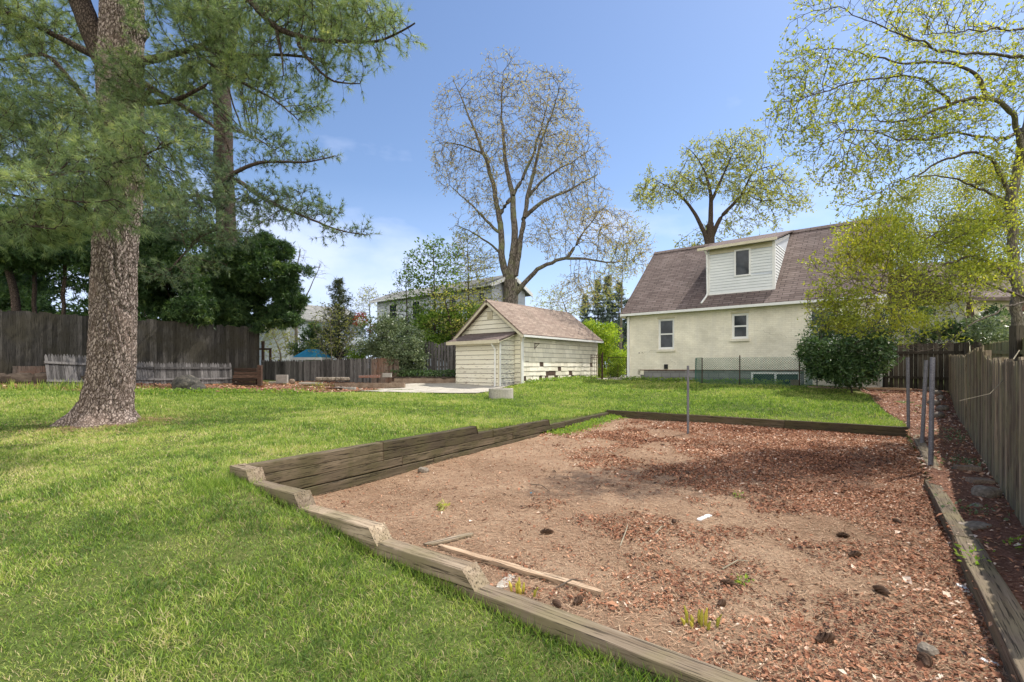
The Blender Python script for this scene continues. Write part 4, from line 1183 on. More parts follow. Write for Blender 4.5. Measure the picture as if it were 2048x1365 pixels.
one('cap_moss', M['soil_dark'], lambda m: [m.lump((rr.uniform(0, 3.2), rr.uniform(.05, .3), .36), (.2, .12, .06), i, 8) for i in range(14)], pw)

def loose(px, py, D, kind, label, rz=0, n=1):
    p = W(px, D, py); e = empty(kind, (p.x, p.y, p.z), rz, label, 'block' if 'block' in kind else 'brick' if 'brick' in kind else 'paver', 'loose masonry along the back of the lawn')
    return e
e = loose(548, 772, 22.6, 'concrete_block', 'pale cinder block lying on its side at the left end of the rubble'); m = MB(); cinder(m, -.25, 0, 0, .5, .2, .2); m.build('body', M['concrete'], e, bevel=.006)
e = loose(560, 767, 22.2, 'concrete_block', 'grey cinder block standing on top of another beside the pale one', .1); m = MB(); m.box(-.18, 0, 0, .3, .2, .38); m.build('body', M['block'], e, bevel=.006)
e = loose(584, 768, 22.2, 'round_stone', 'round rust coloured stone beside the stacked cinder blocks'); e['category'] = 'stone'; one('body', M['block_brown'], lambda m: m.lump((0, 0, .1), (.13, .1, .12), 4), e, smooth=True)
e = loose(617, 771, 22.0, 'paving_slab', 'long pale slab lying flat in the middle of the rubble', -.05); one('body', M['concrete'], lambda m: m.box(-.45, 0, .05, .5, .35, .13), e, bevel=.008)
e = loose(600, 778, 21.6, 'timber_edge', 'low brown timber kerb in front of the pale slab'); e['category'] = 'timber'; one('body', M['block_brown'], lambda m: m.box(-1.4, 0, -.1, 1.2, .14, .1), e, bevel=.01)
e = loose(652, 785, 20.9, 'timber_edge', 'dark mossy timber lying at the lawn edge by the yellow flowered weed', -.12); e['category'] = 'timber'; one('body', M['timber_red'], lambda m: m.box(-.6, 0, -.05, .7, .16, .2), e, bevel=.01)
e = loose(688, 784, 20.9, 'concrete_block', 'grey cinder blocks end to end at the left corner of the concrete', -.05); m = MB(); m.box(-.42, 0, -.03, .0, .2, .2); m.box(.01, .02, -.03, .45, .22, .19); m.build('body', M['block'], e, bevel=.006)
for i, px in enumerate((722, 733, 744, 755)):
    e = loose(px, 756, 22.0, 'red_brick', ('leftmost', 'second', 'third', 'rightmost')[i] + ' of the four red bricks in a row on the low wall', .05); one('body', M['brick_red'], lambda m: m.box(-.105, 0, 0, .105, .1, .1 + .01 * i), e, bevel=.005)
e = loose(773, 755, 22.1, 'concrete_block', 'blue grey block on the right end of the low wall beside the bricks', .02); one('body', M['block'], lambda m: m.box(-.18, 0, -.0, .2, .2, .18), e, bevel=.006)
rr = random.Random(8)
for i, px in enumerate((640, 652, 664, 676, 690)):
    e = loose(px, 760, 22.1, 'rubble_stone', ('leftmost', 'second', 'third', 'fourth', 'rightmost')[i] + ' of the five broken stones lying on the left part of the low wall', rr.uniform(0, 3)); e['category'] = 'stone'
    one('body', M['stone'], lambda m: m.lump((0, 0, .04), (.2, .12, .08), i, 8, .3, .4), e)
# stack of rotten timbers at the end of the tall fence
for i in range(6):
    z = .6 + i * .145; p = W(492, 20.6, z=z)
    e = empty('rotten_timber', (p.x + rr.uniform(-.04, .04), p.y + rr.uniform(-.03, .03), z), rr.uniform(-.02, .03) - .12, ('bottom', 'second', 'third', 'fourth', 'fifth', 'top')[i] + ' rotten reddish timber of the stack at the end of the tall fence', 'timber', 'rotten timbers stacked by the tall fence')
    m = MB(); m.rnd = rr.random(); m.box(-.66 + rr.uniform(0, .22), -.08 + rr.uniform(-.04, .04), .0, .66 - rr.uniform(0, .2), .08, .12 + rr.uniform(0, .012)); m.build('beam', M['timber_red'], e, bevel=.012)
e = empty('rotten_timber', W(520, 20.4, z=.6), 0, 'short upright timber post at the right end of the rotten stack', 'timber'); one('beam', M['timber_red'], lambda m: m.box(-.08, -.08, 0, .08, .08, .98), e, bevel=.012)
# black bag, debris under left fence
p = G(368, 785); p.z -= .02
e = empty('black_bag', p, 0, 'lumpy black rubbish bag slumped against the long picket panel', 'bag')
one('bag', m_noise('dirty_black_plastic', [(.012, .012, .01), (.06, .055, .045), (.16, .14, .11)], 7, .55, 1, .03, fine=25), lambda m: (m.lump((0, .1, .22), (.5, .35, .33), 3, 20, .35), m.lump((.35, .0, .12), (.3, .25, .18), 5, 14, .4)), e, smooth=True)
e = empty('dark_debris', W(48, 16.0, z=th(-15.8, 16.0)), .6, 'dark pile of tarpaulin and earth at the foot of the tall fence on the far left', 'debris pile')
one('pile', M['soil_dark'], lambda m: [m.lump((i * .55 - 1.2, rr.uniform(-.1, .2), .1), (.45, .3, .28), i, 10, .4) for i in range(6)], e)
e = empty('leaning_board', W(55, 16.6, z=th(-16.4, 16.6) + .3), .72, 'wide pale brown board fixed low on the tall fence at the far left', 'board')
one('board', M['fence_brown'], lambda m: m.box(-.35, -.12, 0, .75, -.09, .28), e)
# concrete ring
p = G(1002, 797); R = 24.5 * p.y / F
e = empty('concrete_planter', p, 0, 'round hollow concrete ring standing on the lawn in front of the garage', 'planter')
def ring(m):
    k = 28; h = .33; V = []; Q = []
    for r, z in ((R, -.05), (R, h - .015), (R - .015, h), (R - .05, h), (R - .055, h - .02), (R - .055, .02)):
        V += [(r * math.cos(6.2832 * j / k), r * math.sin(6.2832 * j / k), z) for j in range(k)]
    for i in range(5):
        for j in range(k): Q.append((i * k + j, i * k + (j + 1) % k, (i + 1) * k + (j + 1) % k, (i + 1) * k + j))
    m.add(V, Q)
one('ring', M['concrete'], ring, e, smooth=False)
one('soil', M['soil_dark'], lambda m: m.tube([(0, 0, 0), (0, 0, .2)], R - .056, 20), e)
# ================================================================= TREE GROWTH
def unit(v):
    return v / np.maximum(np.linalg.norm(v, axis=-1, keepdims=True), 1e-9)


def resample(pts, step, rs, wob):
    pts = np.array([tuple(p) for p in pts], float)
    if len(pts) > 2:                      # smooth a little
        for _ in range(2):
            q = np.empty((2 * len(pts) - 1, 3)); q[::2] = pts; q[1::2] = (pts[1:] + pts[:-1]) / 2
            q[2:-2:2] = q[2:-2:2] * .5 + (q[1:-3:2] + q[3:-1:2]) * .25
            pts = q
    d = np.r_[0, np.cumsum(np.linalg.norm(np.diff(pts, axis=0), axis=1))]
    n = max(2, int(d[-1] / step) + 1)
    s = np.linspace(0, d[-1], n)
    out = np.stack([np.interp(s, d, pts[:, k]) for k in range(3)], 1)
    if n > 3 and wob:
        w = rs.normal(0, wob, (n, 3)); w[0] = 0
        w = (w + np.roll(w, 1, 0) + np.roll(w, -1, 0)) / 3; w[0] = 0
        out += w
    return out


def grow(limbs, attr, step, infl=99., kill=None, maxit=160, bias=(0, 0, 0), jit=.12, seed=1, wob=.02, keep=.5, limit=26000):
    """space colonisation from guide limbs; limbs: list of (points, r0, r1). Returns pos, parent, guide radius"""
    rs = np.random.RandomState(seed)
    kill = kill or step * 1.6
    pos = np.zeros((0, 3)); par = []; gr = []; mom = []
    for li, (pts, r0, r1) in enumerate(limbs):
        q = resample(pts, step, rs, wob)
        n = len(q)
        if li == 0:
            base = -1; st = 0
        else:
            base = int(np.argmin(((pos - q[0]) ** 2).sum(1))); st = 0 if np.linalg.norm(pos[base] - q[0]) > step * .6 else 1
        k0 = len(pos)
        q = q[st:]
        par += [base] + list(range(k0, k0 + len(q) - 1))
        pos = np.vstack([pos, q]); gr += list(np.linspace(r0, r1, len(q)))
    ng = len(pos)
    A = attr.copy(); A = A + rs.normal(0, step * .1, A.shape)
    best = np.full(len(A), 1e9); bi = np.zeros(len(A), int)
    pos_l = list(pos); new0 = 0
    bias = np.array(bias, float)
    dirs = {}
    for it in range(maxit):
        P = np.array(pos_l[new0:])
        if len(P) == 0 or len(A) == 0 or len(pos_l) > limit: break
        for c in range(0, len(P), 400):
            Q = P[c:c + 400]
            d = ((A[:, None, :] - Q[None]) ** 2).sum(-1)
            j = d.argmin(1); dm_ = d[np.arange(len(A)), j]
            m = dm_ < best
            best[m] = dm_[m]; bi[m] = new0 + c + j[m]
        alive = best > kill * kill
        A, best, bi = A[alive], best[alive], bi[alive]
        act = best < infl * infl
        if not act.any(): break
        u, inv = np.unique(bi[act], return_inverse=True)
        allp = np.array(pos_l)
        dv = unit(A[act] - allp[bi[act]])
        s = np.zeros((len(u), 3)); np.add.at(s, inv, dv)
        pu = np.array([par[i] for i in u]); back = np.where(pu[:, None] >= 0, allp[u] - allp[np.maximum(pu, 0)], 0)
        s = unit(s) + bias + rs.normal(0, jit, s.shape) + .25 * unit(back)
        newp = allp[u] + unit(s) * step
        new0 = len(pos_l)
        for i, p in zip(u, newp):
            if dirs.get(i, 0) >= 4:
                best[bi == i] = 0          # unreachable from here: let go of what pulls on it
                continue
            dirs[i] = dirs.get(i, 0) + 1
            pos_l.append(p); par.append(int(i)); gr.append(0.0)
    return np.array(pos_l), np.array(par), np.array(gr), ng


def radii(par, gr, tip, e=2.4):
    n = len(par); r = np.zeros(n)
    acc = np.zeros(n)
    for i in range(n - 1, -1, -1):
        r[i] = max(acc[i] ** (1 / e) if acc[i] > 0 else tip, tip)
        if par[i] >= 0: acc[par[i]] += r[i] ** e
    g = gr > 0
    r[g] = gr[g]
    for i in range(n):                  # grown nodes never thicker than what carries them
        p = par[i]
        if p >= 0 and gr[i] == 0: r[i] = min(r[i], r[p] * .8 if g[p] else r[p])
    return r


def tubes(pos, par, r, sel, k=5):
    """skeleton segments as tubes"""
    n = len(pos); idx = np.where(sel & (par >= 0))[0]
    if len(idx) == 0: idx = np.array([1])
    dirn = np.zeros((n, 3)); ok = par >= 0
    dirn[ok] = unit(pos[ok] - pos[par[ok]])
    kids = {}
    for i in range(n):
        if par[i] >= 0: kids.setdefault(par[i], []).append(i)
    main = np.zeros(n, bool)
    nd_ = dirn.copy()
    for p, ks in kids.items():
        b = max(ks, key=lambda q: r[q]); main[b] = True
        nd_[p] = dirn[p] + dirn[b] if par[p] >= 0 else dirn[b]
    nd_ = unit(nd_)
    top_d = nd_[idx]; bot_d = np.where(main[idx][:, None], nd_[par[idx]], dirn[idx])
    rt = r[idx]; rb_ = np.where(main[idx], r[par[idx]], np.minimum(r[idx] * 1.15, r[par[idx]]))
    ref = np.array([.31, .17, .93]); ref2 = np.array([1., .2, .05])
    def ring(c, d, rr):
        rf = np.where((np.abs(d @ ref) > .95)[:, None], ref2, ref)
        a = unit(np.cross(d, rf)); b = np.cross(d, a)
        t = np.arange(k) * 2 * np.pi / k
        return c[:, None, :] + (a[:, None, :] * np.cos(t)[None, :, None] + b[:, None, :] * np.sin(t)[None, :, None]) * rr[:, None, None]
    V = np.concatenate([ring(pos[par[idx]], bot_d, rb_), ring(pos[idx], top_d, rt)], 1)  # (m,2k,3)
    m = len(idx)
    base = (np.arange(m) * 2 * k)[:, None]
    j = np.arange(k); j2 = (j + 1) % k
    Q = np.stack([j, j + k, j2 + k, j2], 1)
    Fq = (base[:, :, None] + Q[None]).reshape(-1, 4)
    return V.reshape(-1, 3), Fq


def ell(specs, n, seed=1, shell=0.0, gap=None, gf=1.0):
    """sample points in ellipsoids (px,py,D,rpx,rpy,rD[,weight])"""
    rs = np.random.RandomState(seed); out = []
    wts = np.array([(s[3] * s[4] * s[2] ** 2 * max(s[5], .2)) ** .67 * (s[6] if len(s) > 6 else 1) for s in specs]); wts /= wts.sum()
    for s, w in zip(specs, wts):
        k = max(3, int(n * w)); px, py, D, rx, ry, rd = s[:6]
        c = np.array(W(px, D, py)); v = unit(rs.normal(size=(k, 3)))
        v *= (rs.uniform(shell, 1, (k, 1))) ** (1 / 2.2)
        out.append(c + v * np.array([rx * D / F, rd, ry * D / F]))
    P = np.vstack(out)
    if gap is not None:      # open, clumpy crown instead of an even fill
        q = vn(P[:, 0] * gf, P[:, 2] * gf, seed) + vn(P[:, 1] * gf + 9, P[:, 2] * gf * 1.1, seed + 2) + .6 * vn(P[:, 0] * gf * 2.2, P[:, 1] * gf * 2.2 + P[:, 2] * gf * 2.2, seed + 4)
        P = P[q > gap]
    return P


def leaf_mesh(P, Dn, L, wid, seed=1, spread=1.0, droop=0.0, up=0.0, six=False):
    rs = np.random.RandomState(seed); n = len(P)
    a = unit(Dn * .6 + rs.normal(0, .6 * spread, (n, 3)) + np.array([0, 0, up - droop]))
    b = unit(np.cross(a, rs.normal(size=(n, 3))))
    c = np.cross(a, b)
    L = L * rs.uniform(.6, 1.25, n)[:, None]; w = L * wid
    V = np.stack([P, P + a * L * .5 + b * w * .5 + c * L * .07, P + a * L, P + a * L * .5 - b * w * .5 + c * L * .07], 1)
    i = np.arange(n)[:, None] * 4
    return V.reshape(-1, 3), np.concatenate([i, i + 1, i + 2, i + 3], 1), rs


def needle_mesh(P, Dn, L, w, k, seed=1, fan=.75, droop=.0):
    rs = np.random.RandomState(seed)
    P = np.repeat(P, k, 0); Dn = np.repeat(Dn, k, 0); n = len(P)
    a = unit(unit(Dn) * .75 + unit(rs.normal(size=(n, 3))) * fan + np.array([0, 0, -droop]))
    b = unit(np.cross(a, rs.normal(size=(n, 3))))
    L = (L * rs.uniform(.6, 1.15, n))[:, None]
    P = P - a * L * .08
    V = np.stack([P - b * w / 2, P + b * w / 2, P + a * L], 1)
    i = np.arange(n)[:, None] * 3
    return V.reshape(-1, 3), np.concatenate([i, i + 1, i + 2], 1)


def make_tree(name, label, limbs, attr, step, cat='tree', group=None, bark='bark_grey', twig='twig', leaf=None, lmode='leaf', L=.1, wid=.5, per=2, tw=0, twl=.3, twr=None, twleaf=2,
              tip=.006, split=.05, leafr=None, k=5, needles=10, nw=.004, fan=.75, seed=1, jitter=.05, trunk_k=10, droop=0, up=0, rfun=None, extra=None, **gk):
    pos, par, gr, ng = grow(limbs, attr, step, seed=seed, **gk)
    r = radii(par, gr, tip)
    org = pos[0].copy(); 
    e = empty(name, org, 0, label, cat, group)
    big = r >= split
    V, Q = tubes(pos, par, r, big, trunk_k)
    link('trunk', np_mesh('trunk', V - org, [Q], smooth=True), e, M[bark])
    V, Q = tubes(pos, par, r, ~big, k)
    TW = None
    if tw:
        rs = np.random.RandomState(seed + 3)
        thin = np.where((r < (leafr or tip * 2.2) * 1.3) & (par >= 0) & ((gr == 0) | (np.arange(len(pos)) % 2 == 0)))[0]
        n_ = rs.poisson(tw, len(thin)); ti = np.repeat(thin, n_)
        d0 = unit(pos[ti] - pos[par[ti]])
        td = unit(d0 * .8 + unit(rs.normal(size=(len(ti), 3))) * .85 + np.array([0, 0, up * .6 - droop * .3]))
        tl = twl * rs.uniform(.35, 1.3, len(ti))[:, None]
        a0 = pos[ti]; a1 = a0 + td * tl * .5 + rs.normal(0, .04, td.shape) * tl; a2 = a0 + td * tl + np.array([0, 0, up * .25]) * tl
        w0 = (twr or tip * .8)
        def tri(p, q, wa, wb):
            dd = unit(q - p); u = unit(np.cross(dd, np.array([.3, .2, .93]))); v = np.cross(dd, u)
            rg_ = [u * math.cos(x) + v * math.sin(x) for x in (0, 2.094, 4.189)]
            return np.stack([p + g_ * wa for g_ in rg_] + [q + g_ * wb for g_ in rg_], 1)
        T = np.concatenate([tri(a0, a1, w0, w0 * .7), tri(a1, a2, w0 * .7, w0 * .35)]).reshape(-1, 3)
        b_ = (np.arange(len(T) // 6) * 6)[:, None, None] + len(V)
        TQ = (b_ + np.array([[0, 3, 4, 1], [1, 4, 5, 2], [2, 5, 3, 0]])[None]).reshape(-1, 4)
        V = np.vstack([V, T]); Q = np.vstack([Q, TQ])
        t_ = rs.uniform(.25, 1, (len(ti) * twleaf, 1)); t_[::twleaf] = 1
        TW = (np.repeat(a0, twleaf, 0) * (1 - t_) + np.repeat(a2, twleaf, 0) * t_, np.repeat(td, twleaf, 0))
    link('branches', np_mesh('branches', V - org, [Q], smooth=True), e, M[twig])
    if leaf:
        lr = leafr or tip * 2.2
        d = np.zeros_like(pos); ok = par >= 0; d[ok] = unit(pos[ok] - pos[par[ok]])
        sel = np.where((r < lr) & (gr == 0))[0]
        rs = np.random.RandomState(seed + 5)
        idx = np.repeat(sel, per)
        t = rs.uniform(0, 1, (len(idx), 1))
        P = pos[idx] * t + pos[np.maximum(par[idx], 0)] * (1 - t) + rs.normal(0, jitter, (len(idx), 3))
        Dn = d[idx]
        if TW is not None: P = np.vstack([P, TW[0]]); Dn = np.vstack([Dn, TW[1]])
        if extra is not None and len(extra):
            P = np.vstack([P, extra]); Dn = np.vstack([Dn, unit(rs.normal(size=extra.shape))])
        cl = vn(P[:, 0] * 1.3 + P[:, 2] * .7, P[:, 1] * 1.3 + P[:, 2], seed)   # colour differs from spray to spray
        if lmode == 'leaf':
            V, Q, _ = leaf_mesh(P, Dn, L, wid, seed, droop=droop, up=up)
            rr_ = np.repeat(np.clip(.45 + .5 * cl + rs.normal(0, .2, len(P)), 0, 1), 4)
            me = np_mesh('foliage', V - org, [Q], rr_)
        else:
            V, Q = needle_mesh(P, Dn, L, nw, needles, seed, fan, droop)
            rr_ = np.repeat(np.repeat(np.clip(.42 + .45 * cl + rs.normal(0, .16, len(P)), 0, 1), needles) + rs.normal(0, .08, len(P) * needles), 3)
            me = np_mesh('foliage', V - org, [Q], np.clip(rr_, 0, 1))
        link('foliage', me, e, M[leaf])
    return e


def mass(name, label, specs, leaf, n, L, wid=.5, cat='shrub', group=None, stems=None, bark='twig', mode='leaf', nw=.02, needles=7, seed=1, clump=.35, shell=.35, per=18, droop=0, up=.0, base=None, stem_r=.03, fan=.9):
    """dense shrub or evergreen: many leaf clumps over a few real stems"""
    rs = np.random.RandomState(seed)
    C = ell(specs, int(n * 1.7), seed, shell, gap=-.12, gf=1.1 if clump > .25 else 2.0)
    if base is None:
        c0 = np.array(W(specs[0][0], specs[0][2], specs[0][1])); base = Vector((c0[0], c0[1], th(c0[0], c0[1])))
    base = np.array(base, float)
    st = rs.permutation(len(C))[:max(6, min(260, len(C) // 8))]
    pos, par, gr, ng = grow(stems or [([tuple(base), tuple(base * .5 + C[st].mean(0) * .5)], stem_r, stem_r * .6)], C[st], max(.12, clump * .6), seed=seed, wob=.03, maxit=80)
    r = radii(par, gr, .006)
    e = empty(name, base, 0, label, cat, group)
    V, Q = tubes(pos, par, r, np.ones(len(pos), bool), 5)
    link('stems', np_mesh('stems', V - base, [Q], smooth=True), e, M[bark])
    P = np.repeat(C, per, 0) + np.clip(rs.normal(0, clump * .38, (len(C) * per, 3)), -clump, clump) * np.array([1, 1, .75])
    cen = C.mean(0)
    out = unit(P - cen) * .5 + rs.normal(0, .4, P.shape)
    shade = np.repeat(rs.normal(0, .17, len(C)), per)
    if mode == 'leaf':
        V, Q, _ = leaf_mesh(P, out, L, wid, seed, droop=droop, up=up)
        rr_ = np.repeat(np.clip(.45 + shade + rs.normal(0, .17, len(P)), 0, 1), 4)
    else:
        V, Q = needle_mesh(P, out, L, nw, needles, seed, fan, droop)
        rr_ = np.repeat(np.clip(.45 + shade + rs.normal(0, .15, len(P)), 0, 1), needles * 3)
    link('foliage', np_mesh('foliage', V - base, [Q], rr_), e, M[leaf])
    return e


def PX(*pts):
    """(px,py,D) triples to world"""
    return [tuple(W(a, d, b)) for a, b, d in pts]


# ---------------------------------------------------------------- big pine on the left (hero trunk has its own sculpted bark)
def hero_trunk():
    D0 = 8.95
    cs = [(848, 206, 84), (838, 206, 74), (822, 210, 60), (800, 216, 53), (770, 221, 48), (730, 224, 46), (650, 226, 45), (560, 228, 44), (480, 231, 43.5), (420, 240, 41), (330, 246, 42), (230, 244, 44), (150, 240, 45), (80, 243, 43), (0, 243, 41.5), (-150, 245, 38), (-350, 250, 32), (-600, 255, 24)]
    ys = np.array([c[0] for c in cs][::-1], float); xs = np.array([c[1] for c in cs][::-1], float); rs_ = np.array([c[2] for c in cs][::-1], float)
    z_of = lambda y: CZ + (HY - y) * D0 / F
    zs = np.arange(.2, z_of(-600), .022); k = 150
    yy = HY - (zs - CZ) * F / D0
    cx = (np.interp(yy, ys, xs) - CX) * D0 / F; rr_ = np.interp(yy, ys, rs_) * D0 / F * .76
    t = np.arange(k) * 2 * np.pi / k
    Tt, Z = np.meshgrid(t, zs)
    R = np.repeat(rr_[:, None], k, 1)
    flare = np.clip(1 - (Z - .35) / .75, 0, 1) ** 2
    R = R * (1 + flare * (.16 * np.cos(Tt * 5 + .6) + .1 * np.cos(3 * Tt + 2)) + .025 * np.cos(3 * Tt + Z * 1.3) + .02 * np.cos(5 * Tt - Z * 2))
    u = Tt * 7; 
    # plated bark: ridged noise wrapped round the trunk
    def wn(f, fz, s): return vn(np.cos(Tt) * f + 50, np.sin(Tt) * f + Z * fz, s) + vn(np.sin(Tt) * f + 90 + Z * fz * .5, np.cos(Tt) * f + Z * fz * .8, s + 3)
    pl = np.abs(wn(7, 4.5, 1)) ; pl2 = np.abs(wn(15, 9, 7)); fine = wn(32, 20, 9)
    R = R + .15 * np.minimum(pl, .2) + .09 * np.minimum(pl2, .2) + .05 * np.minimum(np.abs(wn(4.5, 1.1, 15)), .25) + .010 * fine - .02
    for (kt, kz, ks) in ((.35, 7.6, .10), (.1, 6.6, .09), (.25, 5.4, .08), (-.5, 4.9, .05)):   # burls and knots on the right side
        R = R + ks * np.exp(-((Tt - (kt % 6.2832)) ** 2 / .05 + (Z - kz) ** 2 / .012))
    X = cx[:, None] + R * np.cos(Tt); Y = D0 + R * np.sin(Tt)
    V = np.stack([X.ravel(), Y.ravel(), Z.ravel()], 1)
    n, m = X.shape
    i = np.arange(n - 1)[:, None] * m; j = np.arange(m)[None]; j2 = (np.arange(m) + 1)[None] % m
    Q = np.stack([i + j, i + j2, i + m + j2, i + m + j], -1).reshape(-1, 4)
    return V, Q, [(float(a), D0, float(b)) for a, b in zip(cx[::40], zs[::40])], rr_[::40]


V, Q, axis_, rr_ = hero_trunk()
pine1_limbs = [([a for a in axis_], .1, .08),
    (PX((240, 200, 8.95), (195, 90, 8.9), (155, 0, 8.8), (130, -120, 8.7), (110, -300, 8.6)), .2, .12),
    (PX((282, 122, 8.85), (335, 114, 8.8), (390, 95, 8.7), (440, 80, 8.6)), .075, .03),
    (PX((390, 95, 8.7), (450, 108, 8.6), (530, 112, 8.4), (600, 110, 8.3), (660, 128, 8.2)), .042, .015),
    (PX((388, 105, 8.7), (440, 145, 8.6), (500, 175, 8.5), (560, 205, 8.4), (595, 240, 8.3)), .03, .01),
    (PX((280, 163, 8.85), (345, 203, 8.8), (400, 232, 8.7), (455, 272, 8.6), (459, 305, 8.55)), .06, .018),
    (PX((278, 208, 8.85), (340, 203, 8.8), (385, 190, 8.7), (412, 172, 8.6)), .055, .025),
    (PX((262, -150, 8.9), (400, -100, 8.3), (500, 0, 7.9), (552, 60, 7.8), (600, 76, 7.7), (690, 88, 7.6), (765, 84, 7.5), (830, 45, 7.4)), .1, .012),
    (PX((552, 60, 7.8), (562, 110, 7.7), (565, 150, 7.7)), .03, .008),
    (PX((590, 75, 7.7), (625, 130, 7.7), (660, 170, 7.6), (720, 168, 7.6)), .03, .008),
    (PX((210, 330, 9.1), (120, 345, 9), (0, 320, 8.6), (-120, 300, 8.2)), .06, .03),
    (PX((205, 120, 9.1), (90, 60, 9), (20, 20, 8.8), (-60, 30, 8.4)), .07, .03),
    (PX((200, 250, 9.1), (110, 105, 9.0), (60, 110, 9), (0, 125, 8.8), (-80, 130, 8.6)), .05, .02),
    (PX((-120, 300, 8.2), (-60, 358, 7.2), (90, 358, 6.8), (180, 340, 6.7), (255, 318, 6.65), (330, 296, 6.6)), .035, .01),
    (PX((-120, 300, 8.2), (-90, 420, 6.9), (30, 450, 6.6), (110, 460, 6.5)), .03, .01),
    (PX((-60, 358, 7.2), (40, 400, 6.7), (150, 405, 6.6), (230, 400, 6.5)), .025, .008),
]
att = np.vstack([ell([(50, 60, 9.2, 120, 60, .9, 1.2), (40, 190, 8.8, 130, 60, .9, 1.3), (90, 250, 8.4, 120, 45, .8, 1.3), (30, 320, 8.0, 120, 45, .7, 1.3),
    (110, 390, 7.0, 130, 40, .6, 1.6), (60, 450, 6.8, 100, 35, .5, 1.4), (250, 345, 6.7, 110, 42, .45, 1.8), (320, 285, 6.7, 75, 32, .4, 1.5), (200, 430, 6.7, 100, 24, .4, 1.3), (240, 160, 8.0, 60, 80, .3, .45),
    (240, 250, 7.6, 60, 40, .3, .8), (170, 300, 7.3, 90, 40, .4, 1)], 16000, 1, gap=-.1, gf=1.6),
    ell([(370, 40, 8.8, 95, 50, .8), (350, 175, 8.8, 80, 22, .5, .6), (470, 60, 8.5, 90, 50, .9), (420, 120, 8.6, 100, 24, .6), (590, 10, 7.9, 120, 42, .9), (690, 35, 7.7, 95, 42, .7), (520, 150, 8.4, 80, 30, .5),
         (600, 190, 8.3, 60, 42, .5), (700, 120, 7.6, 70, 35, .6), (770, 60, 7.5, 60, 36, .4, .6), (560, 100, 8.0, 60, 40, .5), (640, 130, 7.8, 60, 26, .4), (520, 205, 8.5, 40, 22, .3, .6), (590, 245, 8.4, 30, 20, .3, .5), (330, 120, 8.9, 60, 60, .4, .7), (480, 90, 8.5, 60, 50, .4, .8), (330, 60, 8.8, 60, 50, .5, .7)], 13000, 2, gap=-.05, gf=1.6)])
p1 = make_tree('pine_tree', 'big white pine with a thick forked grey trunk standing on the lawn at the left', pine1_limbs, att, .13, leaf='needle', lmode='needle', bark='bark_dark', twig='bark_dark',
               L=.15, nw=.0062, needles=14, per=1, tw=2.3, twl=.2, twleaf=2, tip=.0042, leafr=.011, kill=.15, limit=40000, split=.028, jitter=.015, fan=.62, seed=4, bias=(0, 0, .03), infl=1.6, wob=.015, trunk_k=8, droop=.12)
# replace the plain axis tube by the sculpted trunk
org = np.array(p1.location)
link('bark', np_mesh('trunk', V - org, [Q], smooth=True), p1, M['bark_pine'])

# ---------------------------------------------------------------- second pine further back
D = 25
pads2 = [(545, 325, 20.5, 95, 14, .9), (620, 312, 20.2, 60, 9, .6, .7), (500, 275, 21, 60, 22, .9), (560, 395, 20, 90, 13, 1.2), (600, 425, 19.8, 95, 13, 1), (690, 462, 19.5, 60, 9, .7, .8), (480, 420, 20, 110, 26, 1.2),
         (360, 390, 20.5, 90, 26, 1.2), (390, 320, 21, 60, 26, 1), (440, 470, 18.8, 80, 24, .8), (350, 470, 18.6, 75, 30, .8), (350, 540, 18.2, 70, 28, .6), (420, 530, 18.4, 50, 20, .5), (400, 180, 21.5, 40, 70, 1, .6), (350, 260, 21.2, 50, 50, 1, .8),
         (480, 130, 21, 60, 40, 1, .7), (400, 30, 21, 90, 40, 1.2, .7), (540, 20, 21, 80, 25, 1.2, .5), (470, 360, 20.5, 60, 20, .8, .7), (310, 330, 21, 50, 40, .9, .8), (330, 430, 19.5, 60, 24, .8), (380, 450, 18.6, 90, 40, .7, 1.2), (330, 510, 18.2, 80, 36, .6, 1.2), (420, 400, 19.5, 60, 30, .7), (400, 300, 21, 50, 40, .8), (560, 340, 20.4, 70, 16, .7)]
make_tree('pine_tree', 'second pine with a dark trunk behind the tall fence, right of the big pine',
          [(PX((458, 760, D), (455, 470, D), (447, 330, D), (446, 200, D), (432, 60, D), (425, -60, D), (420, -300, D)), .5, .36),
           (PX((446, 190, D), (462, 110, D), (470, 0, D), (475, -120, D)), .22, .15),
           (PX((452, 400, D), (420, 395, 22.5), (455, 352, 20.2), (520, 318, 20.3), (600, 330, 20.2), (670, 312, 20)), .16, .02),
           (PX((452, 375, D), (470, 350, 22.6), (520, 400, 20.2), (590, 425, 19.8), (680, 465, 19.5), (735, 470, 19.3)), .14, .02),
           (PX((452, 415, D), (400, 385, 22), (340, 400, 20)), .16, .04),
           (PX((452, 430, D), (430, 460, 21), (380, 490, 18.6), (340, 540, 18.2)), .11, .03),
           (PX((446, 260, D), (490, 262, 22.5), (550, 300, 20.7)), .08, .02)],
          np.vstack([ell(pads2, 22000, 5, gap=-.05, gf=.9), ell([(560, 318, 20.4, 90, 13, .7), (640, 312, 20.2, 50, 8, .5), (600, 425, 19.8, 100, 14, .8), (700, 462, 19.5, 50, 9, .5), (520, 395, 20.3, 70, 18, .8), (540, 280, 20.8, 50, 14, .7)], 3600, 8)]), .24, kill=.3, limit=40000, tw=1.6, twl=.4, leaf='needle_far', lmode='needle', bark='bark_dark', twig='bark_dark', L=.25, nw=.018, needles=12, per=1, tip=.009, leafr=.022, split=.06, jitter=.05, fan=.7, seed=6, infl=3, droop=.05)

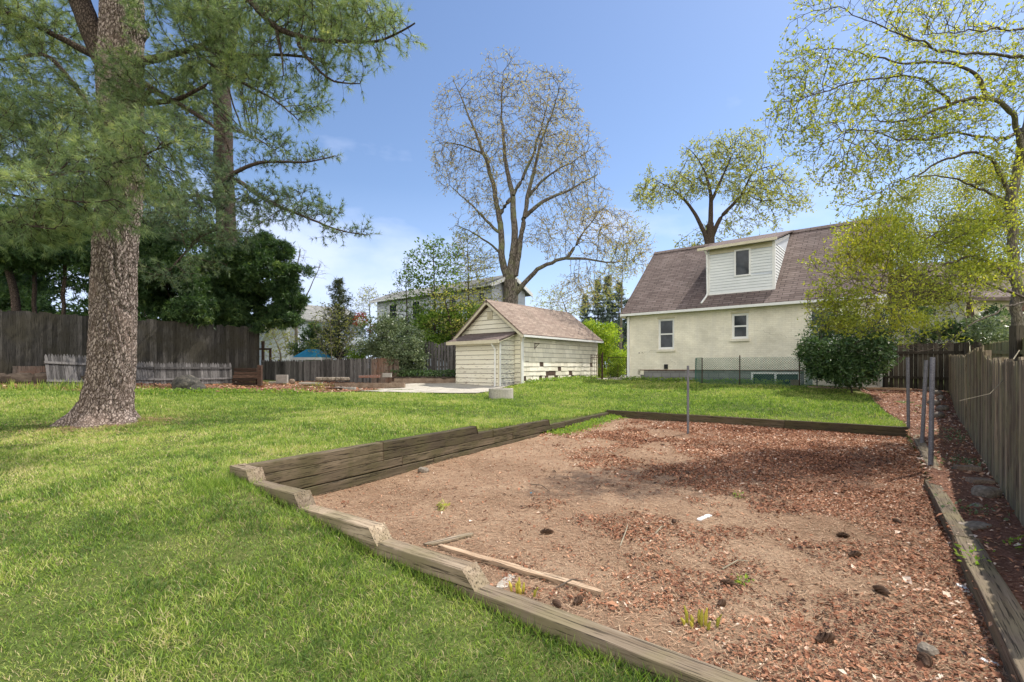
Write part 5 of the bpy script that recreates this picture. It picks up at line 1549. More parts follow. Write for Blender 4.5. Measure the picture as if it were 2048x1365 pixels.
# ---------------------------------------------------------------- dark evergreens behind the tall fence
ev = 'dark evergreens behind the tall fence'
mass('evergreen_tree', 'broad dark green evergreen at the right end of the tall fence, foliage hanging over it', [(520, 560, 23.6, 78, 60, 1.5), (470, 610, 23.2, 95, 48, 1.2), (560, 600, 23.6, 45, 38, 1), (490, 520, 23.6, 60, 40, 1.4), (430, 570, 23, 70, 60, 1.2), (420, 625, 22.6, 85, 28, .8), (585, 545, 23.5, 40, 14, .5, .9), (590, 590, 23.3, 36, 12, .5, .9), (560, 640, 23, 45, 14, .5, .8), (560, 500, 23.8, 30, 14, .5, .8), (480, 655, 22.6, 50, 12, .5, .7), (520, 490, 24, 30, 24, .6)],
     'yew', 2000, .2, mode='needle', nw=.035, needles=8, cat='tree', group=ev, bark='bark_dark', clump=.3, per=16, seed=3, stem_r=.16, base=W(500, 23.6, z=.8))
mass('evergreen_tree', 'dark evergreen directly right of the big pine trunk above the fence', [(330, 570, 21.3, 75, 55, 1.3), (290, 620, 21, 60, 32, 1), (370, 620, 21.2, 60, 32, 1), (310, 510, 21.5, 60, 40, 1)],
     'yew', 800, .22, mode='needle', nw=.035, needles=8, cat='tree', group=ev, bark='bark_dark', clump=.4, per=14, seed=4, stem_r=.15, base=W(330, 21.6, z=.8))
mass('evergreen_tree', 'dark evergreen with bare lower trunk at the far left edge above the fence', [(-20, 490, 18.4, 80, 38, 1.2), (50, 500, 18.6, 70, 34, 1.2), (20, 450, 19, 80, 30, 1.2), (30, 570, 19.5, 60, 24, .5, .12)],
     'yew', 560, .2, mode='needle', nw=.035, needles=8, cat='tree', group=ev, bark='bark_dark', clump=.4, per=14, seed=5, stem_r=.2,
     stems=[(PX((30, 760, 18.8), (35, 620, 18.8), (20, 560, 18.8), (5, 480, 18.8)), .2, .1)] , base=W(30, 18.8, 760))
mass('evergreen_tree', 'dark evergreen with thin straight trunks just left of the big pine trunk', [(120, 490, 19.4, 70, 34, 1.2), (175, 510, 19.6, 45, 40, 1.2), (140, 450, 19.8, 80, 30, 1.2), (120, 570, 20, 60, 20, .5, .1)],
     'yew', 560, .2, mode='needle', nw=.035, needles=8, cat='tree', group=ev, bark='bark_dark', clump=.4, per=14, seed=8, stem_r=.15,
     stems=[(PX((68, 760, 19.3), (68, 600, 19.3), (70, 520, 19.3)), .1, .07), (PX((125, 760, 19.6), (126, 620, 19.6), (124, 560, 19.6), (135, 500, 19.6)), .09, .06)], base=W(68, 19.3, 760))
# backdrop wood far behind the left fence
mass('distant_woods', 'dense dark woodland filling the gap far behind the tall fence on the left', [(-100, 560, 34, 200, 130, 3), (150, 560, 34, 180, 120, 3), (380, 560, 36, 140, 110, 3), (250, 420, 36, 150, 60, 2, .6)], 'yew', 1500, .5, mode='needle', nw=.1, needles=6, cat='woods', bark='bark_dark', clump=.9, per=12, seed=12, stem_r=.3)['kind'] = 'stuff'

# ---------------------------------------------------------------- big bare oak behind the garage
D = 31
oak_e = [(930, 240, D, 62, 80, 2.5), (1010, 180, D, 60, 75, 2.5), (1095, 230, D, 70, 85, 2.5), (1150, 320, D, 60, 65, 2.5), (900, 330, D, 40, 60, 2, .7), (960, 390, D, 60, 50, 2, .5), (1170, 400, D, 60, 45, 2.5, .8), (1080, 330, D, 60, 70, 2.5),
         (1000, 300, D, 70, 70, 2.5), (1200, 470, D - 1, 75, 55, 2.5), (1260, 510, D - 2, 45, 40, 2, .7), (1120, 470, D - 1, 60, 40, 2, .6), (930, 460, D, 60, 30, 2, .5), (1180, 560, D - 2, 60, 22, 1.5, .4), (950, 510, D, 50, 40, 2, .4)]
make_tree('oak_tree', 'tall spreading oak with three bare trunks and tan buds rising behind the garage',
          [(PX((1022, 640, D), (1022, 600, D), (1020, 560, D)), .5, .45),
           (PX((1020, 590, D), (1005, 520, D), (1000, 440, D), (985, 360, D), (958, 280, D), (925, 200, D), (905, 160, D)), .25, .02),
           (PX((1000, 430, D), (1040, 370, D), (1075, 290, D), (1095, 210, D)), .14, .03),
           (PX((1020, 570, D), (1030, 480, D), (1028, 400, D), (1010, 320, D + .5), (1000, 200, D + .5), (1008, 140, D + .5)), .26, .02),
           (PX((1028, 560, D), (1042, 470, D), (1060, 380, D - .5), (1072, 300, D - .5), (1110, 220, D - .5), (1120, 170, D - .5)), .2, .02),
           (PX((1046, 440, D), (1085, 400, D - 1), (1140, 382, D - 1), (1195, 350, D - 1)), .14, .03),
           (PX((1055, 400, D), (1100, 340, D), (1140, 330, D), (1180, 300, D)), .1, .02),
           (PX((1030, 590, D), (1060, 545, D - .5), (1110, 520, D - 1), (1160, 512, D - 1.5), (1220, 530, D - 2), (1265, 520, D - 2)), .17, .02),
           (PX((1135, 516, D - 1), (1165, 470, D - 1), (1200, 420, D - 1)), .11, .02),
           (PX((1000, 470, D), (950, 420, D), (900, 370, D)), .1, .02),
           (PX((970, 310, D), (930, 290, D), (890, 285, D), (870, 290, D)), .07, .02),
           (PX((1004, 510, D), (960, 470, D - 1), (910, 450, D - 1)), .08, .02)],
          ell(oak_e, 26000, 7, gap=-.12, gf=.55), .3, kill=.42, tw=2.4, twl=.5, twleaf=2, leaf='oak_bud', L=.16, wid=.36, per=0, tip=.010, leafr=.0145, split=.07, k=4, seed=9, wob=.06, jit=.2, bark='bark_oak', twig='bark_oak', bias=(0, 0, .1), jitter=.15, infl=4.5, droop=.35, limit=30000)

# tree behind the house
D = 38
make_tree('maple_tree', 'wide young leafed tree with a dark forked trunk rising behind the house roof',
          [(PX((1422, 640, D), (1422, 520, D), (1420, 450, D)), .4, .3),
           (PX((1420, 500, D), (1400, 440, D), (1360, 385, D), (1310, 360, D)), .2, .03),
           (PX((1420, 460, D), (1425, 380, D), (1400, 320, D), (1380, 300, D)), .2, .03),
           (PX((1422, 480, D), (1440, 430, D), (1490, 390, D), (1500, 340, D), (1550, 330, D)), .18, .03),
           (PX((1425, 400, D), (1450, 340, D), (1470, 300, D)), .12, .03)],
          ell([(1430, 350, D, 60, 60, 2.5), (1440, 430, D, 70, 50, 2.5), (1550, 400, D, 55, 35, 2.5), (1330, 385, D, 62, 55, 3), (1400, 330, D, 60, 45, 3), (1470, 320, D, 55, 48, 3), (1520, 375, D, 55, 45, 3), (1430, 410, D, 60, 40, 3), (1360, 440, D, 60, 30, 2, .7), (1580, 430, D, 50, 30, 2, .7), (1500, 450, D, 60, 28, 2, .8), (1390, 475, D, 60, 22, 2)], 24000, 9, gap=.1, gf=.5), .36, kill=.5, tw=2.4, twl=.55, twleaf=4,
          leaf='leaf_pale', L=.19, wid=.5, per=1, tip=.014, leafr=.024, split=.09, k=4, seed=12, bark='bark_dark', twig='bark_dark', jitter=.2, infl=5, limit=25000)

# small trees between the oak and the low fence
def small(name, label, px, py0, D, es, leaf, seed, L=.12, per=3, r0=.07, bark='bark_dark', n=700, step=.22, wid=.55, limbs=None, group='young trees behind the low fences', **k):
    top = es[0]
    lm = limbs or [(PX((px, py0, D), (px + 3, (py0 + top[1]) / 2, D), (top[0], top[1], D)), r0, .02)]
    k.setdefault('tip', .008); k.setdefault('tw', 1.5); k.setdefault('twl', .35); k.setdefault('limit', 9000)
    make_tree(name, label, lm, ell(es, n * 3, seed), step, leaf=leaf, L=L, wid=wid, per=per, leafr=k['tip'] * 2.2, split=.04, k=4, seed=seed, bark=bark, twig=bark, jitter=.1, infl=3, group=group, **k)
small('sapling', 'slender sapling with fresh green maple leaves left of the oak', 868, 760, 27, [(866, 500, 27, 30, 30, .9), (850, 555, 27, 50, 40, 1.1), (890, 560, 27, 40, 45, 1), (830, 520, 27, 26, 24, .8), (905, 510, 27, 20, 26, .7), (870, 620, 27, 55, 35, 1)], 'leaf_green', 21, L=.17, per=3, n=900)
small('sapling', 'thin pale budding tree between the maple sapling and the oak trunks', 935, 760, 28.5, [(935, 480, 28.5, 30, 30, 1), (950, 540, 28.5, 45, 50, 1.2), (915, 530, 28.5, 35, 45, 1), (960, 600, 28.5, 45, 35, 1)], 'leaf_pale', 22, per=2, n=900)
small('sapling', 'low leaning sapling with yellow green leaves over the garage roof peak', 905, 745, 25.8, [(890, 600, 25.8, 40, 30, .9), (935, 600, 25.8, 40, 28, .9), (905, 650, 25.8, 60, 24, .9)], 'leaf_pale', 23, per=2, n=600)
small('sapling', 'thin green sapling in front of the left windows of the long grey house', 812, 760, 28, [(812, 560, 28, 26, 34, .9), (800, 610, 28, 36, 30, 1), (830, 640, 28, 40, 30, 1)], 'leaf_green', 74, per=2, n=500)
small('bare_tree', 'leafless grey branched tree rising behind the dark evergreen and low fence', 600, 720, 33, [(600, 520, 33, 20, 30, 1), (640, 540, 33, 18, 22, .7), (585, 560, 33, 20, 25, .7)], None, 24, n=260, group=None, bark='bark_grey',
      limbs=[(PX((592, 720, 33), (592, 620, 33), (590, 560, 33), (600, 500, 33)), .13, .03), (PX((592, 640, 33), (610, 600, 33), (632, 550, 33), (640, 530, 33)), .06, .015)])
small('bare_tree', 'thin bare forked tree above the right slope of the garage roof', 1140, 700, 40, [(1120, 590, 40, 22, 30, 1), (1150, 580, 40, 30, 34, 1), (1175, 590, 40, 20, 30, 1)], 'oak_bud', 25, n=420, per=1, group=None, bark='bark_grey', r0=.12)
small('sapling', 'round yellow green treetop showing behind the spruce and the grey house corner', 738, 700, 40, [(738, 592, 40, 22, 22, 1), (725, 610, 40, 20, 20, 1)], 'leaf_pale', 26, n=420, per=3)
small('sapling', 'pale green wispy shoots between the spruce and the tall fence end', 560, 735, 27.5, [(545, 670, 27.5, 22, 26, .8), (575, 680, 27.5, 20, 28, .8), (555, 705, 27.5, 30, 18, .7)], 'leaf_pale', 27, n=500, per=2, bark='twig_pale')
small('flowering_shrub', 'pale twiggy shrub with upright stems in front of the brown spruce', 665, 740, 26.8, [(660, 640, 26.8, 42, 36, .9), (650, 690, 26.8, 40, 26, .8), (695, 680, 26.8, 24, 34, .8)], 'leaf_pale', 28, n=1000, per=2, bark='twig_pale', group=None, cat='shrub',
      limbs=[(PX((665, 745, 26.8), (662, 690, 26.8), (660, 620, 26.8)), .03, .01), (PX((665, 745, 26.8), (640, 680, 26.8), (622, 640, 26.8)), .025, .01), (PX((665, 745, 26.8), (690, 690, 26.8), (710, 650, 26.8)), .025, .01)])

# conifers
def conifer(name, label, px, py_top, py_base, D, wpx, leaf, seed, n=900, L=.3, nw=.05, cat='tree', group=None, up=.25, per=10, lay=.32, ds=.16):
    rs = np.random.RandomState(seed)
    top = np.array(W(px, D, py_top)); base = np.array(W(px, D, py_base)); H = top[2] - base[2]; R = wpx * D / F
    limbs = [([tuple(base), tuple((base + top) / 2), tuple(top)], .018 * H + .03, .012)]
    C = []
    for i in range(int(H / lay)):
        t = (i + .5) / int(H / lay)
        rad = R * (1 - t) ** .8 * rs.uniform(.75, 1.15)
        for j in range(6):
            az = rs.uniform(0, 6.283); a = base + np.array([0, 0, H * t]); q = rad * rs.uniform(.7, 1.1)
            b = a + np.array([math.cos(az) * q, math.sin(az) * q, up * q]); limbs.append(([tuple(a), tuple((a + b) / 2 - np.array([0, 0, .06 * q])), tuple(b)], .02, .006))
            for s in np.linspace(.25, 1, max(3, int(q / ds))): C.append(a * (1 - s) + b * s - np.array([0, 0, .06 * q * 4 * s * (1 - s)]))
    C = np.array(C)
    pos, par, gr, _ = grow(limbs, C[:3], .25, seed=seed, wob=.01, maxit=1)
    r = radii(par, gr, .006)
    e = empty(name, base, 0, label, cat, group)
    V, Q = tubes(pos, par, r, np.ones(len(pos), bool), 5); link('trunk', np_mesh('trunk', V - base, [Q], smooth=True), e, M['bark_dark'])
    P = np.repeat(C, per, 0) + rs.normal(0, .08, (len(C) * per, 3)); o = unit(P - np.array([base[0], base[1], 0])[None] * np.array([1, 1, 0]) - np.stack([0 * P[:, 0], 0 * P[:, 0], P[:, 2]], 1)) * .6 + rs.normal(0, .45, P.shape)
    V, Q = needle_mesh(P, o, L, nw, 3, seed, .8)
    link('foliage', np_mesh('foliage', V - base, [Q], np.repeat(np.clip(rs.normal(.5, .2, len(P)), 0, 1), 9)), e, M[leaf])
    return e
conifer('spruce_tree', 'brownish pointed spruce behind the blue canopy and low fence', 678, 560, 745, 29, 72, 'spruce', 31, L=.28, nw=.035, up=.55, per=7)
conifer('spruce_tree', 'small dark spreading conifer beside the blue canopy', 628, 648, 740, 30.5, 56, 'yew', 32, L=.3, nw=.05, up=.7, per=9)
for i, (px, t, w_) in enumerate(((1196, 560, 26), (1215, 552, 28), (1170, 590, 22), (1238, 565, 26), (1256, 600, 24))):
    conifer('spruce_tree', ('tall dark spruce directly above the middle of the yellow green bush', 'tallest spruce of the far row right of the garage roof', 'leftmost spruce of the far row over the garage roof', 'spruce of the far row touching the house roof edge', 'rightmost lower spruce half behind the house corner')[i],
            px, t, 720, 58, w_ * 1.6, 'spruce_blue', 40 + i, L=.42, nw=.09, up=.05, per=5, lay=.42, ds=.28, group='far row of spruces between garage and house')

# shrubs
mass('holly_bush', 'large grey green bush hanging over the brown fence panel behind the rubble', [(790, 680, 24.6, 62, 55, 1.2), (750, 670, 24.8, 38, 45, 1), (815, 720, 24.4, 42, 28, .9), (770, 635, 24.8, 45, 26, 1)], 'leaf_grey', 700, .12, seed=51, clump=.3, per=22, base=W(800, 24.4, z=.7))
mass('yellow_shrub', 'yellow green leafy shrub left of the grey green bush', [(718, 690, 26, 26, 40, .8), (735, 655, 26, 18, 22, .6)], 'leaf_green', 240, .12, seed=52, clump=.3, per=14, base=W(718, 26, z=.8))
mass('red_shrub', 'small red leafed twig cluster above the yellow green shrub', [(722, 640, 27, 16, 14, .4), (745, 660, 27, 8, 12, .3)], 'leaf_red', 40, .12, seed=53, clump=.2, per=10, base=W(722, 27, z=.9))
mass('green_shrub', 'bright green shrub behind the gappy fence left of the garage', [(880, 655, 26.5, 50, 34, 1), (930, 640, 27, 50, 34, 1), (850, 690, 26, 40, 26, .8), (960, 640, 28, 30, 30, .8)], 'leaf_green', 620, .15, seed=54, clump=.38, per=13, base=W(900, 26.5, z=1))
mass('dark_shrub', 'dark undergrowth under the grey house windows behind the gappy fence', [(840, 668, 29, 70, 30, 1), (905, 690, 28, 60, 30, 1)], 'leaf_rhodo', 300, .2, seed=55, clump=.45, per=12, base=W(860, 29, z=1))
mass('round_bush', 'big rounded yellow green bush between the garage and the house', [(1212, 700, 29, 44, 52, 1.3), (1180, 690, 29.5, 34, 48, 1.2), (1235, 705, 28.6, 26, 50, 1), (1205, 735, 28.6, 46, 24, 1.1)], 'leaf_hedge', 900, .13, seed=56, clump=.3, per=18, shell=.6, base=W(1212, 29, z=.9))
mass('rhododendron', 'large dark glossy rhododendron against the right part of the house', [(1690, 690, 15.6, 66, 58, .9), (1650, 705, 15.7, 42, 48, .8), (1735, 700, 15.2, 36, 52, .8), (1700, 745, 15.3, 40, 26, .7), (1670, 650, 15.8, 40, 28, .7), (1628, 680, 15.7, 16, 24, .4), (1770, 640, 15.2, 22, 30, .5), (1640, 740, 15.6, 18, 14, .4)], 'leaf_rhodo', 700, .14, wid=.33, seed=57, clump=.26, per=18, shell=.5, base=W(1705, 15.5, z=th(10.6, 15.5)))
mass('evergreen_tree', 'dark shaggy evergreen behind the neighbour fence below the magnolia branches', [(1900, 640, 16.5, 60, 40, 1), (1950, 650, 17, 60, 34, 1), (1860, 655, 17, 40, 36, 1)], 'yew', 420, .16, mode='needle', nw=.03, needles=8, cat='tree', seed=58, clump=.35, per=12, base=W(1900, 17, z=.7))
mass('grey_shrub', 'pale grey green shrub behind the mossy neighbour fence at the right', [(1990, 655, 14.5, 36, 30, .7), (2050, 660, 14.5, 40, 30, .7)], 'leaf_grey', 200, .1, seed=59, clump=.26, per=16, base=W(1995, 14.5, z=.6))

# ---------------------------------------------------------------- magnolia at the right
D = 9.3
mag_limbs = [
    (PX((2032, 735, 10.6), (2035, 640, 10.5), (2030, 560, 10.4), (2025, 480, 10.3), (2020, 400, 10.2)), 0.105, 0.084),
    (PX((2022, 420, 10.2), (2030, 340, 10), (2055, 250, 9.8), (2070, 150, 9.5), (2080, 0, 9.3)), 0.087, 0.042),
    (PX((2045, 330, 10), (2035, 220, 9.3), (1975, 195, 8.9), (1900, 200, 8.6), (1850, 240, 8.4), (1760, 245, 8.2)), 0.056, 0.012),
    (PX((1975, 195, 8.9), (1960, 145, 8.7), (1900, 128, 8.5), (1830, 130, 8.3), (1760, 120, 8.1), (1690, 100, 7.9), (1640, 90, 7.8)), 0.037, 0.007),
    (PX((1895, 195, 8.6), (1870, 160, 8.4), (1820, 150, 8.2), (1740, 155, 8), (1640, 190, 7.8), (1570, 200, 7.8)), 0.025, 0.006),
    (PX((2060, 120, 9.4), (1990, 105, 8.8), (1900, 110, 8.4), (1830, 80, 8.1), (1740, 50, 7.9), (1680, 15, 7.8)), 0.037, 0.007),
    (PX((2075, 60, 9.4), (2000, 58, 8.6), (1900, 65, 8.2), (1850, 70, 8)), 0.025, 0.007),
    (PX((2040, 260, 10), (1995, 290, 9.4), (1930, 265, 8.9), (1880, 270, 8.7), (1800, 290, 8.4), (1740, 250, 8.2), (1680, 265, 8)), 0.037, 0.007),
    (PX((2020, 400, 10.2), (2000, 330, 9.8), (1960, 300, 9.5), (1900, 310, 9.2), (1840, 350, 9), (1780, 370, 8.8)), 0.043, 0.007),
    (PX((2022, 420, 10.2), (1985, 385, 9.8), (1940, 370, 9.4), (1900, 355, 9.1), (1830, 350, 8.9)), 0.037, 0.008),
    (PX((2024, 440, 10.3), (1960, 450, 9.6), (1920, 430, 9.3), (1880, 470, 9.0), (1800, 500, 8.8)), 0.034, 0.007),
    (PX((2028, 560, 10.4), (1975, 520, 9.7), (1930, 510, 9.3), (1870, 540, 8.9), (1800, 560, 8.6), (1720, 600, 8.4)), 0.037, 0.006),
    (PX((2030, 590, 10.4), (1980, 570, 9.5), (1920, 545, 9), (1850, 555, 8.7), (1780, 600, 8.4), (1700, 560, 8.3)), 0.031, 0.006),
    (PX((2060, 600, 9.8), (2035, 605, 8.6), (1975, 632, 8.3), (1930, 655, 8.1), (1890, 695, 7.9), (1850, 705, 7.8), (1800, 695, 7.7)), 0.022, 0.005),
    (PX((2035, 620, 10.5), (2110, 500, 9.6), (2120, 300, 9)), 0.062, 0.036),
]
mag_top = [(1640, 60, 8, 80, 55, .7), (1600, 150, 7.9, 60, 50, .6), (1580, 230, 7.9, 45, 45, .6), (1640, 260, 8, 80, 50, .7), (1700, 170, 8, 90, 60, .8), (1780, 60, 8.1, 100, 55, .8), (1880, 40, 8.4, 90, 45, .8), (1990, 50, 8.8, 80, 60, .8),
           (1700, 330, 8.2, 80, 45, .7), (1800, 280, 8.4, 90, 60, .8), (1900, 240, 8.8, 80, 60, .8), (1800, 180, 8.3, 100, 50, .8), (2000, 180, 9.2, 60, 60, .8), (1750, 400, 8.6, 70, 40, .6), (1960, 340, 9.4, 60, 60, .7), (2090, 120, 9, 50, 90, .8)]
mag_low = [(1700, 580, 8.4, 60, 55, .6, 1.3), (1660, 640, 8.3, 40, 26, .4, .9), (1760, 520, 8.6, 80, 60, .7, 1.5), (1780, 620, 8.3, 80, 46, .6, 1.4), (1860, 580, 8.6, 80, 60, .7, 1.4), (1740, 460, 8.7, 70, 40, .6, 1.2), (1880, 470, 9, 80, 50, .7, 1.3), (1640, 540, 8.4, 36, 26, .3, .5), (1700, 500, 8.6, 50, 30, .5, 1.2), (1790, 580, 8.2, 70, 50, .5, 1.6), (1650, 600, 8.3, 35, 35, .4, 1), 
           (1960, 540, 9.3, 60, 60, .6, 1), (1860, 680, 7.9, 60, 22, .35, 1), (1810, 650, 8, 70, 32, .4, 1.3), (1720, 650, 8.2, 60, 26, .4, 1.2), (1980, 440, 9.6, 60, 40, .6)]
make_tree('magnolia_tree', 'spreading magnolia with yellow green leaves reaching in from the right edge', mag_limbs, np.vstack([ell(mag_top, 34000, 13, gap=-.12, gf=1.6), ell(mag_low, 36000, 14, gap=-.15, gf=1.6)]), .12, kill=.16, tw=1.9, twl=.2, twleaf=4, leaf='leaf_mag', L=.055, wid=.5, per=0, tip=.0030, leafr=.0048,
          split=.035, k=4, seed=15, bark='bark_grey', twig='twig', jitter=.015, infl=1.5, up=.35, bias=(0, 0, .05), wob=.03, jit=.25, limit=90000,
          extra=ell(mag_low, 30000, 16, gap=0, gf=1.8))
# denser yellow tree behind it
mass('yellow_tree', 'finely leafed golden green tree behind the magnolia and the right end of the house', [(1850, 440, 19.5, 80, 55, 1.6), (1940, 420, 19.5, 80, 60, 1.6), (1780, 500, 19.5, 60, 50, 1.4), (1880, 540, 19.5, 90, 60, 1.6), (1990, 500, 19.5, 70, 80, 1.6), (2060, 430, 19.5, 60, 80, 1.6), (1830, 600, 19, 60, 40, 1.2), (1900, 370, 19.8, 80, 40, 1.6), (2000, 370, 19.8, 70, 50, 1.6), (1800, 420, 19.8, 50, 34, 1.4)],
     'leaf_yel', 1400, .085, wid=.5, cat='tree', seed=61, clump=.6, per=30, stem_r=.2, base=W(1960, 19.5, z=.7), bark='bark_dark')

small('budding_tree', 'hazy pale budding tree rising between the garage roof and the house roof edge', 1240, 720, 44, [(1245, 520, 44, 40, 45, 2), (1215, 570, 44, 40, 35, 2), (1275, 470, 44, 26, 36, 1.6), (1180, 600, 44, 30, 24, 1.4)], 'leaf_pale', 71, n=900, per=2, L=.17, group=None, bark='bark_grey', r0=.16, step=.34)
small('budding_tree', 'faint pale tree filling the gap low behind the garage ridge', 1110, 720, 48, [(1100, 600, 48, 40, 24, 2), (1140, 620, 48, 40, 20, 2)], 'leaf_pale', 72, n=500, per=2, L=.17, group=None, bark='bark_grey', r0=.12, step=.36)
# ================================================================= LITTER AND SMALL THINGS ON THE BED
def flakes(name, x, y, zf, size, seed, mat, rn, tilt=.35, asp=.55, lift=.006):
    rs = np.random.RandomState(seed); n = len(x)
    z = zf(x, y) + lift + rs.uniform(0, .008, n)
    az = rs.uniform(0, 6.283, n)
    a = np.stack([np.cos(az), np.sin(az), rs.normal(0, tilt, n)], 1); b = np.stack([-np.sin(az), np.cos(az), rs.normal(0, tilt, n)], 1)
    s = (size * rs.lognormal(0, .35, n))[:, None]; w = s * asp * rs.uniform(.5, 1.3, (n, 1))
    P = np.stack([x, y, z], 1); c = np.array([0, 0, 1.]) * s * .12
    V = np.stack([P - a * s * .5, P - b * w * .5 + c, P + a * s * .5, P + b * w * .5 + c], 1).reshape(-1, 3)
    i = np.arange(n)[:, None] * 4
    return link(name, np_mesh(name, V, [np.concatenate([i, i + 1, i + 2, i + 3], 1)], np.repeat(rn, 4)), mat=mat)


M['chip'] = m_leaf('leaf_litter', [(0, (.035, .018, .012)), (.28, (.16, .065, .035)), (.58, (.36, .16, .085)), (.84, (.54, .31, .19)), (1, (.74, .6, .48))], .1, .8, (1, .8, .6))
M['straw'] = m_leaf('fallen_needles', [(0, (.18, .09, .05)), (.5, (.38, .22, .13)), (1, (.55, .4, .27))], .05, .8, (1, .8, .6))
rs = np.random.RandomState(77)


def sample(poly, n, dens=None):
    x0, x1 = min(p[0] for p in poly), max(p[0] for p in poly); y0, y1 = min(p[1] for p in poly), max(p[1] for p in poly)
    x = rs.uniform(x0, x1, n); y = rs.uniform(y0, y1, n); k = inpoly(x, y, poly)
    if dens is not None: k &= rs.rand(n) < dens(x, y)
    return x[k], y[k]


def litter_d(x, y):
    px = CX + F * x / y
    # thick towards the right and the far end, thin on the sandy left part
    t = (px - 1270) / 400 + (y - 5.0) * .12 + 1.7 * vn(x * .9, y * .9, 61) + 1.4 * vn(x * 3, y * 3, 62) + .8 * vn(x * 9, y * 9, 63)
    return np.clip(t, .035, 1)
x, y = sample(BED, 520000, lambda x, y: litter_d(x, y) * np.clip(1.15 - y / 22, .35, 1))
px = CX + F * x / y; k = (px > 300) & (px < 2250); x, y = x[k], y[k]
tag(flakes('leaf_litter', x, y, BH, np.clip(.017 + .0015 * y, 0, .04), 5, M['chip'], np.clip(.45 + .35 * vn(x * 1.5, y * 1.5, 8) + rs.normal(0, .22, len(x)) + .10 * (y > 8), 0, 1)),
    'red brown dead leaves and wood chips strewn over the dirt bed', 'leaf litter', kind='stuff')
x, y = sample(R1, 60000); px = CX + F * x / y; k = (px < 2250) & (y < 17); x, y = x[k], y[k]
tag(flakes('leaf_litter', x, y, STRIP_Z, np.clip(.03 + .001 * y, 0, .05), 6, M['chip'], np.clip(rs.normal(.72, .24, len(x)), 0, 1)),
    'pale and brown wood chip mulch covering the strip along the right fence', 'mulch', kind='stuff')
# fallen needles on the sandy part
x, y = sample(BED, 240000, lambda x, y: np.clip(1.1 - y / 11, .1, 1)); n = len(x); az = rs.uniform(0, 6.283, n) ; L = rs.uniform(.03, .09, n); z = BH(x, y) + .005 + rs.uniform(0, .006, n)
dx, dy = np.cos(az) * L, np.sin(az) * L; w = np.clip(.0014 + .0002 * y, 0, .004)
V = np.stack([np.stack([x - dy / L * w, y + dx / L * w, z], 1), np.stack([x + dy / L * w, y - dx / L * w, z], 1), np.stack([x + dx, y + dy, z + rs.uniform(-.004, .012, n)], 1)], 1).reshape(-1, 3)
i = np.arange(n)[:, None] * 3
tag(link('pine_straw', np_mesh('pine_straw', V, [np.concatenate([i, i + 1, i + 2], 1)], np.repeat(np.clip(rs.normal(.55, .25, n), 0, 1), 3)), mat=M['straw']), 'thin tan fallen pine needles over the sandy part of the dirt bed', 'pine needles', kind='stuff')
# needles shed round the foot of the big pine
n = 5000; a_ = rs.uniform(0, 6.283, n); q_ = .55 + rs.exponential(.5, n); x = -7.42 + q_ * np.cos(a_); y = 8.95 + q_ * np.sin(a_) * .9
az = rs.uniform(0, 6.283, n); L = rs.uniform(.06, .13, n); z = TH(x, y) + .015 + rs.uniform(0, .03, n); dx, dy = np.cos(az) * L, np.sin(az) * L; w = .006
V = np.stack([np.stack([x - dy / L * w, y + dx / L * w, z], 1), np.stack([x + dy / L * w, y - dx / L * w, z], 1), np.stack([x + dx, y + dy, z + .005], 1)], 1).reshape(-1, 3)
i = np.arange(n)[:, None] * 3
tag(link('pine_straw', np_mesh('pine_straw', V, [np.concatenate([i, i + 1, i + 2], 1)], np.repeat(np.clip(rs.normal(.45, .25, n), 0, 1), 3)), mat=M['straw']), 'brown fallen needles in the grass round the foot of the big pine', 'pine needles', kind='stuff')
# clods
tag(one('soil_crumbs', m_noise('soil_clod', [(.12, .07, .045), (.3, .2, .14)], 20), lambda m: [m.lump((float(a), float(b), bh(a, b)), (s, s * .8, s * .6), i, 6, .5) for i, (a, b, s) in enumerate(zip(*sample(BED, 1500), rs.uniform(.006, .02, 4000)))]), 'small crumbs of earth scattered over the dirt bed', 'soil', kind='stuff')
x, y = sample([(-24, 10), (-3, 10), (-3, 27), (-24, 27)], 40000); k = inpoly(x, y, soilp); x, y = x[k], y[k]
tag(flakes('leaf_litter', x, y, lambda X, Y: TH(X, Y) + .03, .07, 9, M['chip'], np.clip(rs.normal(.5, .25, len(x)), 0, 1)), 'brown dead leaves on the bare soil in front of the back left fences', 'leaf litter', kind='stuff')

# weeds / clover at the bed's far left corner and along the fences
def leaf_patch(name, label, pts, zf, n, spread, L, leaf, seed, hgt=.05):
    r_ = np.random.RandomState(seed); V = []
    c = np.array([pts[i] for i in r_.randint(0, len(pts), n)]); q = c[:, :2] + r_.normal(0, spread, (n, 2))
    P = np.stack([q[:, 0], q[:, 1], zf(q[:, 0], q[:, 1]) + r_.uniform(0, hgt, n)], 1)
    V, Q, _ = leaf_mesh(P, np.tile([0, 0, .6], (n, 1)), L, .7, seed)
    o = link(name, np_mesh(name, V, [Q], np.repeat(np.clip(r_.normal(.5, .2, n), 0, 1), 4)), mat=M[leaf])
    return tag(o, label, 'weeds', kind='stuff')
lp = [tuple(B_ + (A_ - B_).normalized() * s + Vector((.25, -.15, 0))) for s in np.linspace(.1, 3.6, 20)]
leaf_patch('clover', 'low bright green clover in the far left corner of the dirt bed', lp, BH, 2600, .14, .045, 'leaf_green', 1)
leaf_patch('clover', 'scattered small green weeds on the mulch strip beside the right fence', [(LINE_R(y) - .35, y) for y in (4.6, 6.8, 7.1, 8.6, 8.9, 9.3)], TH, 420, .16, .038, 'leaf_grey', 2, .08)
leaf_patch('ivy', 'dark ivy growing on top of the mossy low wall left of the garage', [tuple(W(p, 24, z=0))[:2] for p in range(790, 925, 9)], lambda x, y: 0 * x + 1.05, 1600, .25, .09, 'leaf_rhodo', 3, .3)
